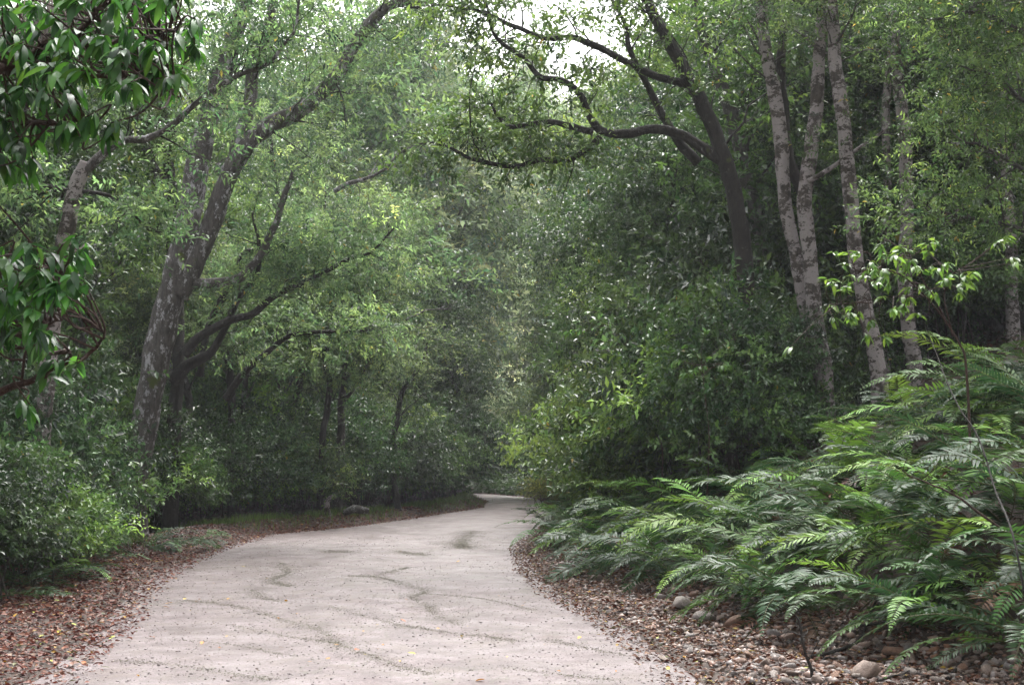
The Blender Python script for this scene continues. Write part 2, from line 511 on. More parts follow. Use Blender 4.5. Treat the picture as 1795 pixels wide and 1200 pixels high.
class Tree:
    """collects wood; base is the point at ground level; all coordinates world, made local on build"""
    def __init__(self, name, base, label, cat, group=None):
        self.base = np.asarray(base, float)
        self.root = link(name, None, None, tuple(self.base), label, cat, group)
        self.sub = []      # thin branches joined in one part
        self.tips = []; self.tdir = []

    def wood(self, pname, pts, rads, mat, n=8, sides=10, bumps=.06, wig=.0, seed=0, label=None):
        P = spline(pts, n)
        R = np.interp(np.linspace(0, 1, len(P)), np.linspace(0, 1, len(rads)), rads)
        if wig: P = wiggle(P, wig, seed)
        v, f = tube_np(P, R, sides, bumps, seed)
        link(pname, mesh_np(pname, v - self.base, f, M[mat], smooth_=True), self.root, label=label)
        return P, R

    def branchlets(self, P, R, n, length, n2=3, start=.3, up=.25, seed=0, droop=.05, tips=True):
        b1 = side_branches(P, R, n, length, start, up, seed, droop=droop)
        for q, (p, r_) in enumerate(b1):
            self.sub.append((p, r_, 5))
            b2 = side_branches(p, r_, n2, length * .5, .25, up * .6, seed * 31 + q, droop=droop)
            for p2, r2 in b2:
                self.sub.append((p2, r2, 3))
                if tips:
                    self.tips.append(p2[-1]); self.tdir.append(norm(p2[-1] - p2[-3])); self.tips.append(p2[3]); self.tdir.append(norm(p2[4] - p2[2]))
            if tips: self.tips.append(p[-1]); self.tdir.append(norm(p[-1] - p[-3]))

    def finish(self, mat, sp, per=8, sig=.28, scale=1.0, seed=0, crown='crown', keep=1.0, filt=None):
        if self.sub:
            v, f = join_np([tube_np(p, r_, s_) for p, r_, s_ in self.sub])
            link('branchlets', mesh_np('branchlets', v - self.base, f, M[mat], smooth_=True), self.root, kind='stuff')
        if self.tips and per:
            T = np.array(self.tips); Dd = np.array(self.tdir); r = np.random.default_rng(seed)
            if filt is not None:
                k = filt(T); T, Dd = T[k], Dd[k]
            if keep < 1:
                k = r.random(len(T)) < keep; T, Dd = T[k], Dd[k]
            O, D, cl = clumps_from(T - self.base, r, per, sig, Dd)
            foliage(crown, O, D, sp, self.root, seed, scale, cl, twigs=False)
        return self.root


# ------------------------------------------------------------------ ground and road
def grid_mesh(name, xs_fn, ys, zf, mat):
    rows = []
    for y in ys: rows.append(np.stack([xs_fn(y), np.full_like(xs_fn(y), y)], -1))
    G = np.array(rows); z = zf(G[..., 0], G[..., 1])
    V = np.concatenate([G, z[..., None]], -1).reshape(-1, 3)
    nr, nc = G.shape[:2]
    i = (np.arange(nr - 1)[:, None] * nc + np.arange(nc - 1)[None]).ravel()
    Fq = np.vstack([np.stack([i, i + 1, i + nc + 1], -1), np.stack([i, i + nc + 1, i + nc], -1)])
    return mesh_np(name, V, Fq, mat, smooth_=True)


ys = np.concatenate([np.linspace(-25, 7, 20), np.arange(7.2, 30, .16), np.arange(30, 60, .35), np.arange(60, 130, 1.2), np.linspace(131, 420, 40)])
def xs_all(y):
    a, b = edge_l(y), edge_r(y)
    u = np.linspace(0, 1, 60)[1:]
    out = np.concatenate([np.arange(.0, 6, .16), 6 + (u ** 2.2) * 220])
    return np.concatenate([(a - out)[::-1], [a + .12, (a + b) / 2, b - .12], b + out])
link('ground', grid_mesh('ground', xs_all, ys, ground_z, M['soil']), kind='structure', label='dark forest floor and fern bank rising beside the road')

yr = np.concatenate([np.linspace(-25, 7, 12), np.arange(7.2, 30, .12), np.arange(30, 120, .5)])
def xs_road(y):
    a = edge_l(y) - .16 + (vnoise(y, 0, .7, 5) - .5) * .35
    b = edge_r(y) + .16 + (vnoise(y, 5, .6, 6) - .5) * .35
    return np.linspace(a, b, 44)
def road_z(x, y):
    a, b = edge_l(y), edge_r(y); c = (a + b) / 2; w = (b - a) / 2 + .35
    u = np.clip(np.abs(x - c) / w, 0, 1)
    z = .035 * (1 - u ** 2) + .012 * (vnoise(x, y, .8, 8) - .5) + .02 * (vnoise(x, y, 3, 9) - .5)
    z -= .018 * np.exp(-((np.abs(x - c) - .85) / .3) ** 2)      # shallow wheel ruts
    return z - .045 * smooth(.93, 1.0, u)
link('road', grid_mesh('road', xs_road, yr, road_z, M['road']), kind='structure', label='pale pinkish wet gravel road winding into the wood')


def surf_z(x, y):
    a, b = edge_l(y), edge_r(y)
    return np.where((x > a - .02) & (x < b + .02), np.maximum(road_z(x, y), ground_z(x, y)), ground_z(x, y))


# ------------------------------------------------------------------ leaf litter, gravel, debris
def litter(name, x, y, Lr, cols, probs, label, seed, up=.9, lift=.012):
    r = np.random.default_rng(seed); n = len(x)
    z = surf_z(x, y) + lift + r.uniform(0, lift, n)
    th = r.uniform(0, 6.28, n)
    D = norm(np.stack([np.cos(th), np.sin(th), r.normal(size=n) * .25], -1))
    N = norm(np.stack([r.normal(size=n) * .45, r.normal(size=n) * .45, np.full(n, up)], -1))
    N = norm(N - D * np.sum(N * D, -1, keepdims=True))
    L = r.uniform(*Lr, n)
    c = np.array(cols)[r.choice(len(cols), n, p=probs)] * r.uniform(.6, 1.35, (n, 1))
    v, f, t = leaves_np(np.stack([x, y, z], -1), D, N, L, L * r.uniform(.4, .6, n), c)
    return link(name, mesh_np(name, v, f, M['litter'], t), kind='stuff', label=label)


def shoulder_pts(side, n, ymin, ymax, seed, inner=-.25, outer=1.0, pw=1.0):
    r = np.random.default_rng(seed)
    y = ymin * (ymax / ymin) ** (r.random(n) ** pw)
    w = (sh_l(y) if side < 0 else sh_r(y))
    d = inner + (w * 1.15 + outer - inner) * r.beta(1.6, 1.5, n)
    return (edge_l(y) - d if side < 0 else edge_r(y) + d), y


BR = [(.105, .028, .016), (.165, .055, .028), (.045, .016, .012), (.22, .095, .05), (.27, .19, .14), (.34, .20, .03), (.10, .10, .03)]
PR = [.34, .24, .18, .12, .07, .02, .03]
x, y = shoulder_pts(-1, 44000, 8.5, 42, 1, -.3, .9); litter('leaf_litter', x, y, (.035, .085), BR, PR, 'reddish brown leaf litter along the left edge of the road', 2)
x, y = shoulder_pts(1, 26000, 9, 42, 3, -.25, .5); litter('leaf_litter', x, y, (.03, .075), BR, PR, 'reddish brown leaf litter below the fern bank', 4)
x, y = shoulder_pts(-1, 16000, 36, 78, 21, -.3, .9); litter('leaf_litter', x, y, (.05, .11), BR, PR, 'brown leaf litter along the far left verge', 22)
x, y = shoulder_pts(1, 7000, 36, 85, 23, -.3, .6); litter('leaf_litter', x, y, (.05, .11), BR, PR, 'brown leaf litter along the far right verge', 24)
r = np.random.default_rng(5)
y = 8.5 * (40 / 8.5) ** r.random(1500); x = edge_l(y) + (edge_r(y) - edge_l(y)) * r.beta(.4, .4, 1500)
litter('leaf_litter', x, y, (.008, .03), [(.10, .05, .03), (.06, .045, .03), (.25, .16, .05)], [.5, .35, .15], 'tiny scattered leaf crumbs on the gravel road', 6, lift=.004)


def ground_hit(px, py):
    for Y in np.arange(8, 120, .04):
        q = at(px, py, Y)
        if q[2] < float(surf_z(np.array(q[0]), np.array(Y))): return q
    return q


SX, SY = [], []
for pts, wd in [([(490, 985), (505, 1003), (478, 1016), (505, 1028)], .12), ([(443, 1033), (452, 1044), (497, 1056)], .10), ([(318, 1052), (372, 1057), (440, 1068), (500, 1088), (560, 1104), (588, 1126), (640, 1146), (692, 1166), (760, 1182)], .07),
                ([(613, 1009), (660, 1011), (700, 1021), (742, 1036), (722, 1046), (752, 1062), (760, 1074), (802, 1096)], .09), ([(572, 1062), (640, 1080), (700, 1095), (760, 1105), (850, 1115), (900, 1124)], .07), ([(660, 1008), (695, 1000), (716, 994)], .08),
                ([(200, 1158), (290, 1164), (400, 1180), (490, 1192)], .06), ([(700, 965), (742, 973)], .16), ([(568, 965), (612, 968)], .2), ([(830, 930), (808, 950), (815, 962)], .2), ([(960, 1120), (1010, 1132), (1100, 1150)], .07), ([(740, 1040), (850, 1050), (940, 1070)], .05),
                ([(400, 1095), (520, 1118), (600, 1130)], .05), ([(880, 1170), (1000, 1185), (1080, 1192)], .06), ([(300, 1120), (420, 1132), (520, 1150)], .04)]:
    q = spline([ground_hit(*p) for p in pts], 12)[:, :2]
    r = np.random.default_rng(len(SX) + 70)
    Ln = np.linalg.norm(np.diff(q, axis=0), axis=1).sum(); m_ = int(Ln * wd * 10500)
    u = r.random(m_) * (len(q) - 1); i_ = u.astype(int); f_ = (u - i_)[:, None]
    w_ = wd * (.35 + 1.1 * vnoise(u * 1.7, u * 0, 1.3, 3))
    p_ = q[i_] * (1 - f_) + q[np.minimum(i_ + 1, len(q) - 1)] * f_ + r.normal(size=(m_, 2)) * w_[:, None] * (.6 + .9 * (vnoise(u * 3.1, u * 0 + 5, .9, 7) > .55))[:, None]
    far_ = r.random(m_) < .3; p_[far_] += r.normal(size=(int(far_.sum()), 2)) * np.array((.28, .12)) 
    SX.append(p_[:, 0]); SY.append(p_[:, 1])
litter('debris', np.concatenate(SX), np.concatenate(SY), (.005, .018), [(.085, .080, .045), (.105, .096, .058), (.07, .062, .04)], [.4, .3, .3], 'fine olive plant debris washed into winding streaks on the road', 14, lift=.003)


def ico(sub=1):
    bm = bmesh.new(); bmesh.ops.create_icosphere(bm, subdivisions=sub, radius=1)
    v = np.array([q.co[:] for q in bm.verts]); f = np.array([[q.index for q in p.verts] for p in bm.faces]); bm.free()
    return v, f
IV, IF = ico(1)
IV2, IF2 = ico(2)


def gravel(name, x, y, Sr, label, seed, cols=None):
    r = np.random.default_rng(seed); n = len(x)
    s = Sr[0] * (Sr[1] / Sr[0]) ** (r.random(n) ** 1.8)
    sc = s[:, None] * r.uniform(.55, 1.2, (n, 3)) * np.array((1, 1, .6))
    V = IV[None] * (1 + r.normal(size=(n, len(IV), 1)) * .33) * sc[:, None, :]
    th = r.uniform(0, 6.28, n); c, s_ = np.cos(th)[:, None], np.sin(th)[:, None]
    V = np.stack([V[..., 0] * c - V[..., 1] * s_, V[..., 0] * s_ + V[..., 1] * c, V[..., 2]], -1)
    V += np.stack([x, y, surf_z(x, y) + sc[:, 2] * .35], -1)[:, None, :]
    Fc = IF[None] + (np.arange(n) * len(IV))[:, None, None]
    cols = np.array(cols or [(.26, .175, .14), (.31, .24, .205), (.20, .14, .115), (.17, .085, .055), (.24, .20, .185), (.09, .07, .06)])
    cc = cols[r.integers(0, len(cols), n)] * r.uniform(.6, 1.2, (n, 1))
    link(name, mesh_np(name, V, Fc, M['gravel'], np.repeat(cc, len(IV), 0)), kind='stuff', label=label)
x, y = shoulder_pts(1, 12000, 9, 26, 7, .15, .6); gravel('gravel', x, y, (.008, .055), 'loose pinkish gravel at the foot of the fern bank', 8)
x, y = shoulder_pts(-1, 4200, 9, 34, 9, -.2, .6); gravel('gravel', x, y, (.007, .03), 'loose gravel mixed with leaves left of the road', 10)
r = np.random.default_rng(12)
y = 9 * (34 / 9) ** r.random(9000); x = edge_l(y) + (edge_r(y) - edge_l(y)) * r.beta(.7, .7, 9000)
gravel('gravel', x, y, (.004, .014), 'fine stones pressed into the road surface', 13, [(.16, .13, .13), (.24, .20, .20), (.125, .098, .092), (.21, .16, .15)])
#PART2

# ------------------------------------------------------------------ landmarks used in labels
LM_L = [(60, 'at the left picture edge'), (190, 'near the thin pale leaning tree'), (300, 'around the big leaning tree'),
        (420, 'just right of the leaning tree'), (520, 'below the hooked broken branch'), (640, 'left of the pale stump'), (760, 'behind the stump and log'), (870, 'left of the misty opening'), (5000, 'over the misty opening')]
LM_R = [(900, 'over the misty opening'), (985, 'right of the misty opening'), (1100, 'left of the arching limbs'), (1230, 'under the arching limbs'), (1330, 'behind the arching tree'),
        (1430, 'beside the forked pale trunks'), (1540, 'behind the thick pale trunk'), (1650, 'beside the straight pale trunk'), (5000, 'at the right picture edge')]
ORD = ['', 'second ', 'third ', 'fourth ', 'fifth ', 'sixth ', 'seventh ', 'eighth ', 'ninth ', 'tenth ', 'eleventh ', 'twelfth ']
PENDING = []


def px_of(p):
    d = Vector(p) - Vector((0, 0, CAM_H))
    z = d.y * math.cos(PITCH) + d.z * math.sin(PITCH)
    return 897.5 + F * d.x / z, 600 - F * (d.z * math.cos(PITCH) - d.y * math.sin(PITCH)) / z


def place_phrase(px, side):
    for lim, ph in (LM_L if side < 0 else LM_R):
        if px < lim: return ph


def queue_label(o, desc, cat, group, side, px, dist): PENDING.append((o, desc, cat, group, side, px, dist))


def flush_labels():
    seen = {}
    for o, desc, cat, group, side, px, dist in PENDING:
        seen.setdefault((desc, place_phrase(px, side)), []).append((dist, o, cat, group))
    for (desc, ph), lst in seen.items():
        lst.sort(key=lambda t: t[0])
        for i, (d, o, cat, group) in enumerate(lst):
            o['label'] = f"{desc} {ph}" if len(lst) == 1 else f"{desc} {ph}, {(ORD[min(i, 11)] if i else '')}nearest"
            o['category'] = cat; o['group'] = group


def copy_tree(o, parent=None):
    c = o.copy(); COL.objects.link(c)
    if parent is not None: c.parent = parent
    for ch in list(o.children): copy_tree(ch, c)
    return c


# ------------------------------------------------------------------ shrubs
def make_shrub(sp, R, H, nclump, per, seed, sig=.24, scale=1.0):
    r = np.random.default_rng(seed)
    root = link('shrub', None)
    u = norm(r.normal(size=(nclump, 3))); u[:, 2] = np.abs(u[:, 2]) * 1.1 - .15
    lump = 1 + .22 * np.sin(u[:, 0] * 5 + seed) * np.cos(u[:, 1] * 4.3 + seed * 2) + .12 * r.normal(size=nclump)
    rr = (r.random(nclump) ** .45) * lump
    C = u * rr[:, None] * np.array((R, R, H * .62)) + np.array((0, 0, H * .40))
    C[:, 2] = np.where(C[:, 2] < .1, r.uniform(.0, .35, nclump), C[:, 2])
    O, D, cl = clumps_from(C, r, per, sig)
    out = norm(O - np.array((0, 0, H * .3)))
    D = norm(D + out * .7)
    foliage('foliage', O, D, sp, root, seed, scale, cl, twigs=True)
    st = []
    for k in range(7):
        e = C[r.integers(nclump)]
        b = np.array((r.normal() * .15 * R, r.normal() * .15 * R, -.3))
        mid = (b + e) / 2 + np.array((r.normal() * .15, r.normal() * .15, .15 * H))
        st.append(tube_np(wiggle(spline([b, mid, e], 6), .05, seed * 10 + k), np.linspace(.028, .006, 13), 5))
    v, f = join_np(st)
    link('stems', mesh_np('stems', v, f, M['twig'], smooth_=True), root, kind='stuff')
    return root


SHR = {}
for key, sp, args in [('dark1', 'dark', (1.5, 2.6, 95, 18)), ('dark2', 'dark', (1.7, 2.2, 95, 18)), ('bush1', 'bush', (1.5, 2.4, 95, 18)), ('bush2', 'bush', (1.3, 3.0, 95, 18)),
                      ('mid1', 'mid', (1.6, 2.8, 95, 18)), ('mid2', 'mid', (1.3, 2.0, 80, 18)), ('light1', 'light', (1.5, 2.6, 90, 18)), ('fresh1', 'fresh', (1.3, 2.2, 80, 14)), ('yel1', 'yellowish', (1.3, 2.2, 80, 14))]:
    SHR[key] = [make_shrub(sp, *args, seed=hash_) for hash_ in (sum(map(ord, key)),)][0]
SHR_USED = set()
DESC = {'dark1': 'dark green dense shrub', 'dark2': 'low dark glossy shrub', 'bush1': 'small-leaved green bush', 'bush2': 'tall small-leaved green bush', 'mid1': 'mid green leafy shrub', 'mid2': 'low mid green leafy shrub',
        'light1': 'light green soft shrub', 'fresh1': 'fresh bright green shrub', 'yel1': 'yellowing green shrub'}


def put_shrub(key, x, y, s=1.0, sz=1.0, dz=0.0, rot=None, side=None):
    src = SHR[key]
    if sz > 1.2: s, sz = s * (sz / 1.2) ** .6, 1.2
    o = src if key not in SHR_USED else copy_tree(src)
    SHR_USED.add(key)
    o.location = (x, y, gz(x, y) + dz); o.rotation_euler = (0, 0, rot if rot is not None else random.uniform(0, 6.28)); o.scale = (s, s, s * sz)
    side = side or (-1 if x < (edge_l(y) + edge_r(y)) / 2 else 1)
    queue_label(o, DESC[key], 'shrub', 'shrubs along the left of the road' if side < 0 else 'shrubs on the right bank', side, px_of((x, y, 1.5))[0], abs(x - (edge_l(y) if side < 0 else edge_r(y))))
    return o


rs = random.Random(4)
# front row of the left thicket follows the road edge
for yy, d, key, s, sz in [(23.5, 3.2, 'mid2', .75, 1.0), (26, 3.9, 'fresh1', .55, 1.0), (28, 3.6, 'bush2', .8, 1.2), (31, 2.9, 'dark2', .8, 1.0), (33.5, 2.4, 'mid1', .8, 1.1), (35.5, 2.6, 'bush1', .9, 1.1),
                          (37, 2.4, 'dark1', .95, 1.1), (39.5, 2.2, 'bush2', .95, 1.05), (41.5, 2.0, 'bush1', .95, 1.2), (44, 1.9, 'dark1', 1.0, 1.25), (46.5, 2.0, 'bush2', 1.05, 1.35), (49.5, 1.9, 'dark2', 1.05, 1.5),
                          (52, 2.0, 'bush1', 1.1, 1.5), (55, 1.75, 'dark1', 1.1, 1.5), (58.5, 1.8, 'dark2', 1.15, 1.7), (62, 2.0, 'dark1', 1.2, 1.6), (66, 2.0, 'bush1', 1.2, 1.6)]:
    if yy < 32 and abs(px_of((edge_l(yy) - d, yy, 1))[0] - 240) < 90: continue
    put_shrub(key, edge_l(yy) - d, yy, s, sz)
for yy in np.arange(29, 60, 2.1):
    X = edge_l(yy) - rs.uniform(1.9, 2.8) - (.6 if yy < 36 else 0)
    if yy < 32 and abs(px_of((X, yy, 1))[0] - 240) < 90: continue
    put_shrub(rs.choice(['dark1', 'bush1', 'dark2', 'bush2', 'dark1', 'mid2', 'fresh1']), X, yy, rs.uniform(.6, .85), rs.uniform(.9, 1.4))
for yy in np.arange(22, 66, 2.7):
    for d in (4.6, 7.4, 10.5):
        key = rs.choice(['dark1', 'dark2', 'bush1', 'bush2', 'mid1', 'mid1', 'light1'] if yy > 34 else ['dark1', 'mid1', 'bush1', 'bush2', 'mid2'])
        X = edge_l(yy) - d + rs.uniform(-.7, .7)
        if abs(px_of((X, yy, 1))[0] - 240) < 75 and yy < 30.5: continue
        put_shrub(key, X, yy + rs.uniform(-1, 1), rs.uniform(1.0, 1.35), rs.uniform(1.1, 1.5))
for px, Y, key, s, sz in [(1290, 23.6, 'bush2', .9, 1.25), (1300, 23.3, 'bush1', .85, 1.2), (1345, 24.2, 'dark1', .8, 1.2), (1250, 24.5, 'mid1', .9, 1.3), (1210, 26, 'dark1', 1.0, 1.4), (1390, 26, 'dark2', .9, 1.2), (1270, 27, 'bush1', 1.1, 1.9), (1330, 28, 'dark1', 1.1, 2.0), (1480, 27.5, 'dark1', .8, 1.1), (1570, 28.5, 'dark2', .9, 1.2), (1680, 27, 'dark1', .9, 1.1)]:
    put_shrub(key, at(px, 700, Y)[0], Y, s, sz)
# right side thicket, above and beyond the ferns
for yy, d, key, s, sz in [(27, 1.7, 'mid2', .8, 1.1), (29.5, 1.9, 'mid1', .85, 1.2), (32, 1.6, 'bush2', .9, 1.2), (35, 1.9, 'mid1', 1.0, 1.3), (38, 1.9, 'bush1', 1.0, 1.4), (41, 1.8, 'mid1', 1.0, 1.5), (45, 1.8, 'bush2', 1.05, 1.5),
                          (49, 1.9, 'mid1', 1.1, 1.5), (53, 1.9, 'dark1', 1.1, 1.6), (57, 2.0, 'bush1', 1.2, 1.6), (62, 2.0, 'dark1', 1.2, 1.6), (67, 2.1, 'dark2', 1.2, 1.7), (72, 2.2, 'bush1', 1.2, 1.7)]:
    put_shrub(key, edge_r(yy) + d, yy, s, sz)
for yy in np.arange(26.5, 66, 2.9):
    for d in (4.2, 7.0, 10.0, 13.0):
        X = edge_r(yy) + d + rs.uniform(-.7, .7)
        px = px_of((X, yy, 3))[0]
        if px > 1380 and yy < 29: continue
        key = rs.choice(['dark1', 'dark2', 'bush1', 'bush2', 'mid1', 'mid1', 'dark1'])
        put_shrub(key, X, yy + rs.uniform(-1, 1), rs.uniform(1.0, 1.3), rs.uniform(1.1, 1.6))
for px, Y in [(955, 57)]:
    put_shrub('yel1', at(px, 800, Y)[0], Y, .6, 1.0)
# round the bend, in the mist
for X, yy, key in [(-6.5, 84, 'light1'), (3.6, 84, 'bush1'), (4.6, 78, 'dark1'), (5.2, 90, 'light1'), (-9, 92, 'dark1'), (6.5, 96, 'bush2'), (-2.5, 106, 'light1'), (.5, 108, 'light1'), (3, 110, 'bush1'), (-6, 108, 'bush1'), (1.2, 101, 'light1'), (6, 104, 'dark1'), (2.6, 98, 'light1')]:
    if X < edge_l(yy) - .5 or X > edge_r(yy) + .5: put_shrub(key, X, yy, 1.2, 1.25)


# ------------------------------------------------------------------ forest trees
def make_tree(name, sp, H, Rc, seed, mat, cb=.35, nb=12, per=10, sig=.42, scale=1.15, tr=.16, lean=.03, nn=4):
    r = np.random.default_rng(seed)
    t = Tree(name, (0, 0, 0), None, None)
    pts = [np.array((0, 0, -.4))]
    ang = r.uniform(0, 6.28)
    for k in range(1, 7):
        f = k / 6
        pts.append(np.array((math.cos(ang) * lean * H * f + r.normal() * .12 * f * 2, math.sin(ang) * lean * H * f + r.normal() * .12 * f * 2, H * .9 * f)))
    P, R = t.wood('trunk', pts, [tr * 1.35, tr, tr * .85, tr * .7, tr * .5, tr * .32, tr * .12], mat, 6, 8, .07, .08, seed)
    limbs = side_branches(P, R, nb, Rc * 1.15, cb, .5, seed, spread=.95)
    for q, (p, rr) in enumerate(limbs):
        rr = np.linspace(max(rr[0], tr * .22), .01, len(p))
        t.sub.append((p, rr, 5))
        t.branchlets(p, rr, nn, Rc * .55, 3, .3, .2, seed * 7 + q)
    t.finish(mat, sp, per, sig, scale, seed)
    return t.root


TR = {}
TD = {}
for key, sp, H, Rc, seed, mat, kw, desc in [
    ('lightA', 'light', 11, 3.0, 21, 'bark_grey', {}, 'feathery light green tree'),
    ('lightB', 'light', 13, 3.4, 22, 'bark_lichen', dict(cb=.3), 'tall lichened light green tree'),
    ('midA', 'mid', 12, 3.0, 23, 'bark_grey', dict(cb=.35), 'mid green grey-trunked tree'),
    ('darkA', 'dark', 12, 3.2, 24, 'bark_dark', dict(cb=.25, per=12), 'dense dark green tree'),
    ('darkB', 'dark', 9, 2.6, 25, 'bark_dark', dict(cb=.15, per=12), 'short dark bushy tree'),
    ('oliveA', 'olive', 12, 3.0, 26, 'bark_pale', dict(cb=.35, per=14, scale=1.4), 'olive small-leaved tree'),
    ('paleA', 'pale', 13, 3.8, 27, 'bark_grey', dict(cb=.15, nb=14, per=9, sig=.55, scale=1.6), 'mist-tinted pale green rounded tree'),
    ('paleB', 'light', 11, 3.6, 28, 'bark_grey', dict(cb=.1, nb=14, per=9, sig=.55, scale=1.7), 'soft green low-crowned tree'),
    ('yelA', 'yellowish', 9, 2.4, 29, 'bark_grey', dict(cb=.3, per=8), 'thin yellow-green tree'),
]:
    TR[key] = make_tree('forest_tree', sp, H, Rc, seed, mat, **kw); TD[key] = desc
TR_USED = set()


def put_tree(key, x, y, s=1.0, sz=1.0, dz=0.0):
    o = TR[key] if key not in TR_USED else copy_tree(TR[key])
    TR_USED.add(key)
    o.location = (x, y, gz(x, y) + dz); o.rotation_euler = (0, 0, random.uniform(0, 6.28)); o.scale = (s, s, s * sz)
    side = -1 if x < (edge_l(y) + edge_r(y)) / 2 else 1
    where = 'on the misty slope' if y > 95 else ('deep in the wood' if y > 58 else 'in the wood')
    queue_label(o, TD[key] + ' ' + where, 'tree', 'trees on the misty slope' if y > 95 else ('trees of the wood left of the road' if side < 0 else 'trees of the wood right of the road'), side, px_of((x, y, 4))[0], y if y > 95 else abs(x) + y * .001)
    return o


for px, Y, key, s in [(20, 24, 'darkA', .8), (130, 33, 'midA', .85), (60, 40, 'darkA', 1), (250, 42, 'lightA', 1), (330, 37, 'lightA', .8), (380, 50, 'lightB', 1), (430, 41, 'midA', .75), (500, 47, 'lightA', .85), (545, 58, 'paleB', 1.0),
                      (600, 50, 'lightA', .72), (650, 56, 'paleB', .75), (690, 62, 'lightA', .85), (150, 52, 'darkA', 1), (0, 55, 'midA', 1.1), (280, 60, 'lightB', 1.05), (450, 68, 'lightB', 1.05), (740, 68, 'midA', .72), (775, 60, 'darkB', .9), (765, 64, 'darkA', .8),
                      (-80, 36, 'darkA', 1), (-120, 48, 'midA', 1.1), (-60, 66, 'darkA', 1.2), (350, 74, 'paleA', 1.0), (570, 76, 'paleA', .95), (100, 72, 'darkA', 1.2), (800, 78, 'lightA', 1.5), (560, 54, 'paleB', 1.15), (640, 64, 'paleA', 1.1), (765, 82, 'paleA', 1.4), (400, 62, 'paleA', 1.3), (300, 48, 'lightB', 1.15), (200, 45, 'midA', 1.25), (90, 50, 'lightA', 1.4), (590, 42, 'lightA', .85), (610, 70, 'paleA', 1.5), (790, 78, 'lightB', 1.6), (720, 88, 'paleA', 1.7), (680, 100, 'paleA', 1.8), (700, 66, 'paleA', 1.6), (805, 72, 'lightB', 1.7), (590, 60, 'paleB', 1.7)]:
    p = at(px, 800, Y); put_tree(key, p[0], Y, s)
for px, Y, key, s in [(1010, 68, 'lightA', .85), (1040, 58, 'midA', .75), (1090, 50, 'midA', .72), (1130, 62, 'lightB', .85), (1180, 45, 'darkA', .8), (1230, 36, 'darkB', 1.0), (1300, 40, 'darkA', .9), (1370, 32, 'darkB', 1.0), (1400, 46, 'darkA', 1),
                      (1480, 34, 'darkA', .85), (1520, 50, 'darkA', 1.1), (1600, 37, 'midA', .9), (1660, 31, 'oliveA', .85), (1720, 40, 'darkA', 1), (1800, 33, 'darkA', .9), (1500, 28.5, 'oliveA', .7), (1780, 26, 'oliveA', .7), (1860, 28, 'midA', .9),
                      (1250, 55, 'darkA', 1), (1350, 62, 'darkA', 1.2), (1620, 56, 'darkA', 1.2), (1880, 46, 'darkA', 1.2), (980, 76, 'paleB', .8), (1150, 76, 'paleA', .9), (1340, 37, 'oliveA', .8), (2150, 20, 'midA', .8), (1060, 74, 'lightB', 1.45), (1015, 71, 'midA', .95), (1110, 60, 'lightB', 1.3), (1170, 52, 'midA', 1.3), (1240, 46, 'midA', 1.2), (1310, 50, 'darkA', 1.4), (1440, 38, 'darkA', 1.2), (1560, 40, 'darkA', 1.3), (1700, 36, 'darkA', 1.2), (1120, 42, 'darkB', 1.0), (1460, 31, 'darkB', 1.1), (1560, 31, 'darkB', 1.2), (1650, 29, 'darkB', 1.1), (1750, 30, 'darkB', 1.2), (1200, 31, 'darkB', .8), (1160, 38, 'midA', .75)]:
    p = at(px, 800, Y); put_tree(key, p[0], Y, s)
for px, Y, s in [(770, 74, .8), (1060, 44, .6), (640, 64, .8), (730, 92, 1.0)]:
    p = at(px, 800, Y); put_tree('yelA', p[0], Y, s)
# unseen trees added round the camera, outside the frame, to darken near mist and ferns
for X, Y, key, s in [(-10.5, 8, 'darkA', 1.0), (-11, 15, 'darkA', 1.1), (10.5, 12, 'midA', 1.0), (13, 9, 'lightB', 1.1), (-14, 8, 'midA', 1.1)]:
    put_tree(key, X, Y, s)
rt = random.Random(9)
for Y, n in [(93, 12), (100, 12), (108, 12), (117, 12), (124, 13), (132, 13), (141, 13), (151, 13), (163, 12)]:
    for k in range(n):
        X = (-.46 + .92 * (k + rt.uniform(.1, .9)) / n) * Y
        if edge_l(Y) - 3 < X < edge_r(Y) + 3 or (Y < 112 and -7 < X < 7): continue
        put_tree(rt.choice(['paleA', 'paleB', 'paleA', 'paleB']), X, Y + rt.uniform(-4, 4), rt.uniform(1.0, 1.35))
for Y in (114, 120, 127, 135):
    for X in np.arange(-9, 9, 4.2):
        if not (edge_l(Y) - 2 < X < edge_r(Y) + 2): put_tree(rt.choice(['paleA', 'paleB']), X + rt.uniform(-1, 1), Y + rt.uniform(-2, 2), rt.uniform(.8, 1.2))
#PART3

# ------------------------------------------------------------------ the big leaning tree on the left (Y = 30)
def A_(lst, Y): return [at(px, py, Y + (d[0] if d else 0)) for px, py, *d in lst]


bY = 30.0
b = at(232, 900, bY); b[2] = gz(b[0], b[1])
T = Tree('leaning_tree', b, 'big leaning tree with white lichen patches on a forked dark trunk, left of the road', 'tree')
P, R = T.wood('trunk', [b - np.array((.05, 0, .4))] + A_([(238, 850), (252, 740), (270, 640), (292, 550), (318, 450), (338, 360), (357, 250), (385, 150), (408, 70), (432, -20), (450, -120)], bY), [.38, .27, .28, .285, .30, .29, .26, .25, .235, .215, .19, .15, .08], 'bark_lichen', 8, 16, .07, .03, 1)
T.branchlets(P, R, 16, 1.9, 3, .62, .3, 101)
P, R = T.wood('branch', A_([(312, 520), (345, 452), (372, 390), (395, 320), (425, 262), (470, 222), (530, 190), (585, 140), (625, 75), (665, 25), (700, 5), (760, 8)], bY), [.24, .22, .21, .20, .20, .19, .17, .15, .14, .12, .09, .05], 'bark_lichen', 8, 12, .06, .02, 2)
T.branchlets(P, R, 22, 1.7, 3, .45, .25, 102)
